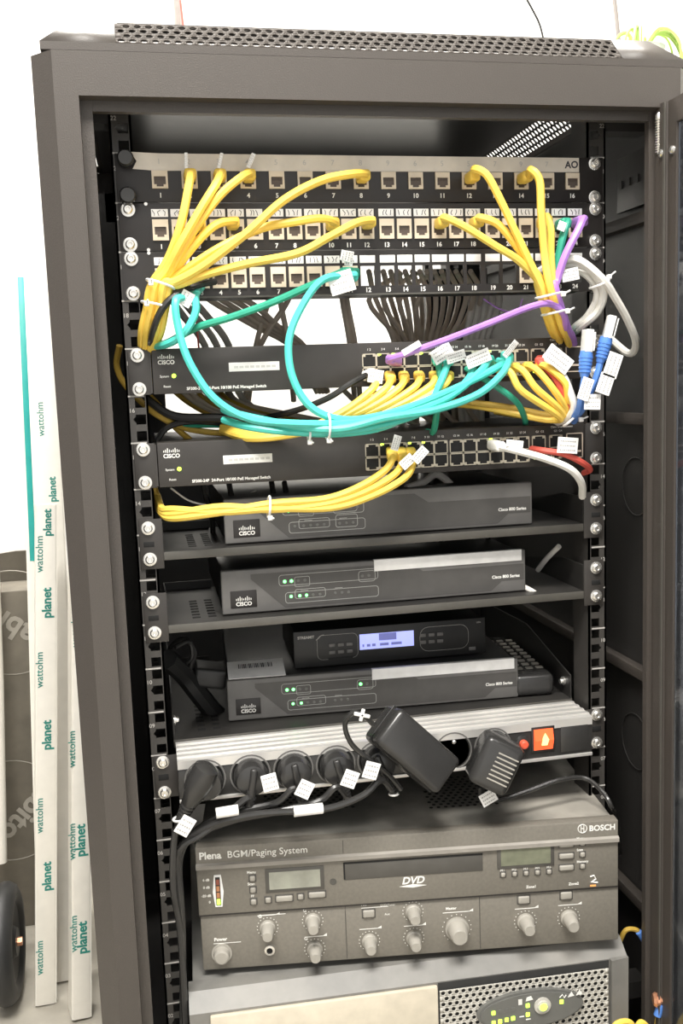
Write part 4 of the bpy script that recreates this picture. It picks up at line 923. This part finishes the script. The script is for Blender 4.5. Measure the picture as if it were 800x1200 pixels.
duct('white trunking length nearest the cabinet, partly hidden by it', (96, 1196), (95, 560, 340), 25, 34, .2,
     [('wattohm', .16, -6, 13), ('planet', .15, 6, 17), ('planet', .33, 4, 17), ('wattohm', .33, -8, 13), ('wattohm', .50, -8, 13), ('wattohm', .72, -4, 13)])
duct('pale slotted trunking length leaning at the far left behind the others', (56, 1120), (37, 452, 540), 28, 12, 0)
cb = thing('cardboard_box', 'dark brown cardboard box standing at the far left behind the trunking', 'box', (-560, 600, FL))
bz_ = at(20, 692, 520).z
build('carton', MB().box(-690, -392, 520, 760, FL, bz_, r=3), 'carton', cb)
build('flap', MB().prism([(-690, bz_), (-400, bz_), (-410, bz_+46), (-436, bz_+46), (-690, bz_+20)], 600, 606, 'y'), 'carton', cb)
for tx_, p_, u_, v_ in (('able', at(17, 722, 519.6), (-.80, 0, .60), (-.60, 0, -.80)), ('abito', at(22, 948, 519.6), (-.72, 0, -.69), (.69, 0, -.72))):
    build('lettering', MB().text(tx_, p_, 46, u=u_, v=v_, bold=True), 'carton_print', cb)
for cpx, cpy in ((14, 730), (14, 950)):
    c = at(cpx, cpy, 519.6); build('printed_ring', MB().tube([c+Vector((78*math.cos(a), 0, 78*math.sin(a))) for a in [math.radians(60+i*7) for i in range(35)]], .8, 5), 'carton_print', cb)
wc = at(8, 1105, x=-452)
wh = thing('wheel', 'black rubber wheel at the bottom left corner', 'wheel', (wc.x, wc.y, FL))
R_ = wc.z-FL-2
pf = []
for i in range(40):
    a = 2*math.pi*i/40; pf.append(Vector((wc.x, wc.y+(R_-16)*math.cos(a), wc.z+(R_-16)*math.sin(a))))
build('tyre', MB().tube(pf, 16, 12, True), 'tyre', wh)
build('rim', MB().lathe([(-10, R_-30), (-10, R_-22), (10, R_-22), (10, R_-30), (3, 24), (14, 18), (14, 8)], wc, X, 32), 'chassis_black', wh)
build('axle_nut', MB().cyl(wc+X*14, X, 6, 6, 6), 'copper', wh)
wx = -480-60
tag(build('white_pipe', MB().tube([at(1, 1010, 470), at(-3, 800, 480), at(-9, 640, 500), at(-14, 400, 505)], 9, 14), 'pvc'), 'white pipe leaning at the very left edge before the box', 'pipe')
# ------------------------------------------------------------------ behind and above the roof
tag(build('wall_post', MB().box(-262, -240, 960, 998, 1000, 1700, r=1), 'pvc'), 'pale upright post on the back wall above the cabinet at the left', 'post')
tag(build('wall_conduit', MB().tube([at(208, 60, 900), at(209, 20, 900), at(204, -60, 900)], 7, 10), 'post_grey'), 'dark conduit beside the pale post above the cabinet', 'conduit')
cable('red_wire', 'red wire hanging on the wall above the left part of the roof', 'wire', 'red', [(218, 60, 850), (214, 25, 850), (208, -30, 850)], 1.8)
cable('black_wire', 'thin dark cable curving above the middle right of the roof', 'wire', 'rubber', [(640, 70, 700), (634, 35, 700), (624, 12, 700), (600, -30, 700)], 1.8)
tag(build('dark_rod', MB().tube([at(727, 70, 600), at(722, 20, 600), at(715, -40, 600)], 3.4, 10), 'post_grey'), 'dark rod rising behind the right part of the roof', 'rod')
v0 = at(750, 42, 330); pv = thing('potted_plant', 'trailing light green plant in a pale vase on the cabinet roof', 'plant', (v0.x, v0.y, 1034.2))
build('vase', MB().lathe([(0, 26), (4, 30), (50, 34), (110, 30), (116, 33)], (v0.x, v0.y, 1034.4), Z, 28), 'vase', pv)
m = MB()
random.seed(5)
for i in range(14):
    a = random.uniform(0, 6.28); b = Vector((v0.x, v0.y, 1140)); o_ = Vector((math.cos(a), math.sin(a)-.3, 0))
    pp = cr([b, b+o_*22+Z*30, b+o_*44+Z*10, b+o_*(50+random.uniform(-6, 10))-Z*random.uniform(20, 80)], 5); m.tube(pp, [2.6]*8+[1.6]*(len(pp)-8), 5)
build('leaves', m, 'plant', pv)
for o in bpy.data.objects:
    if '_o' in o: del o['_o']
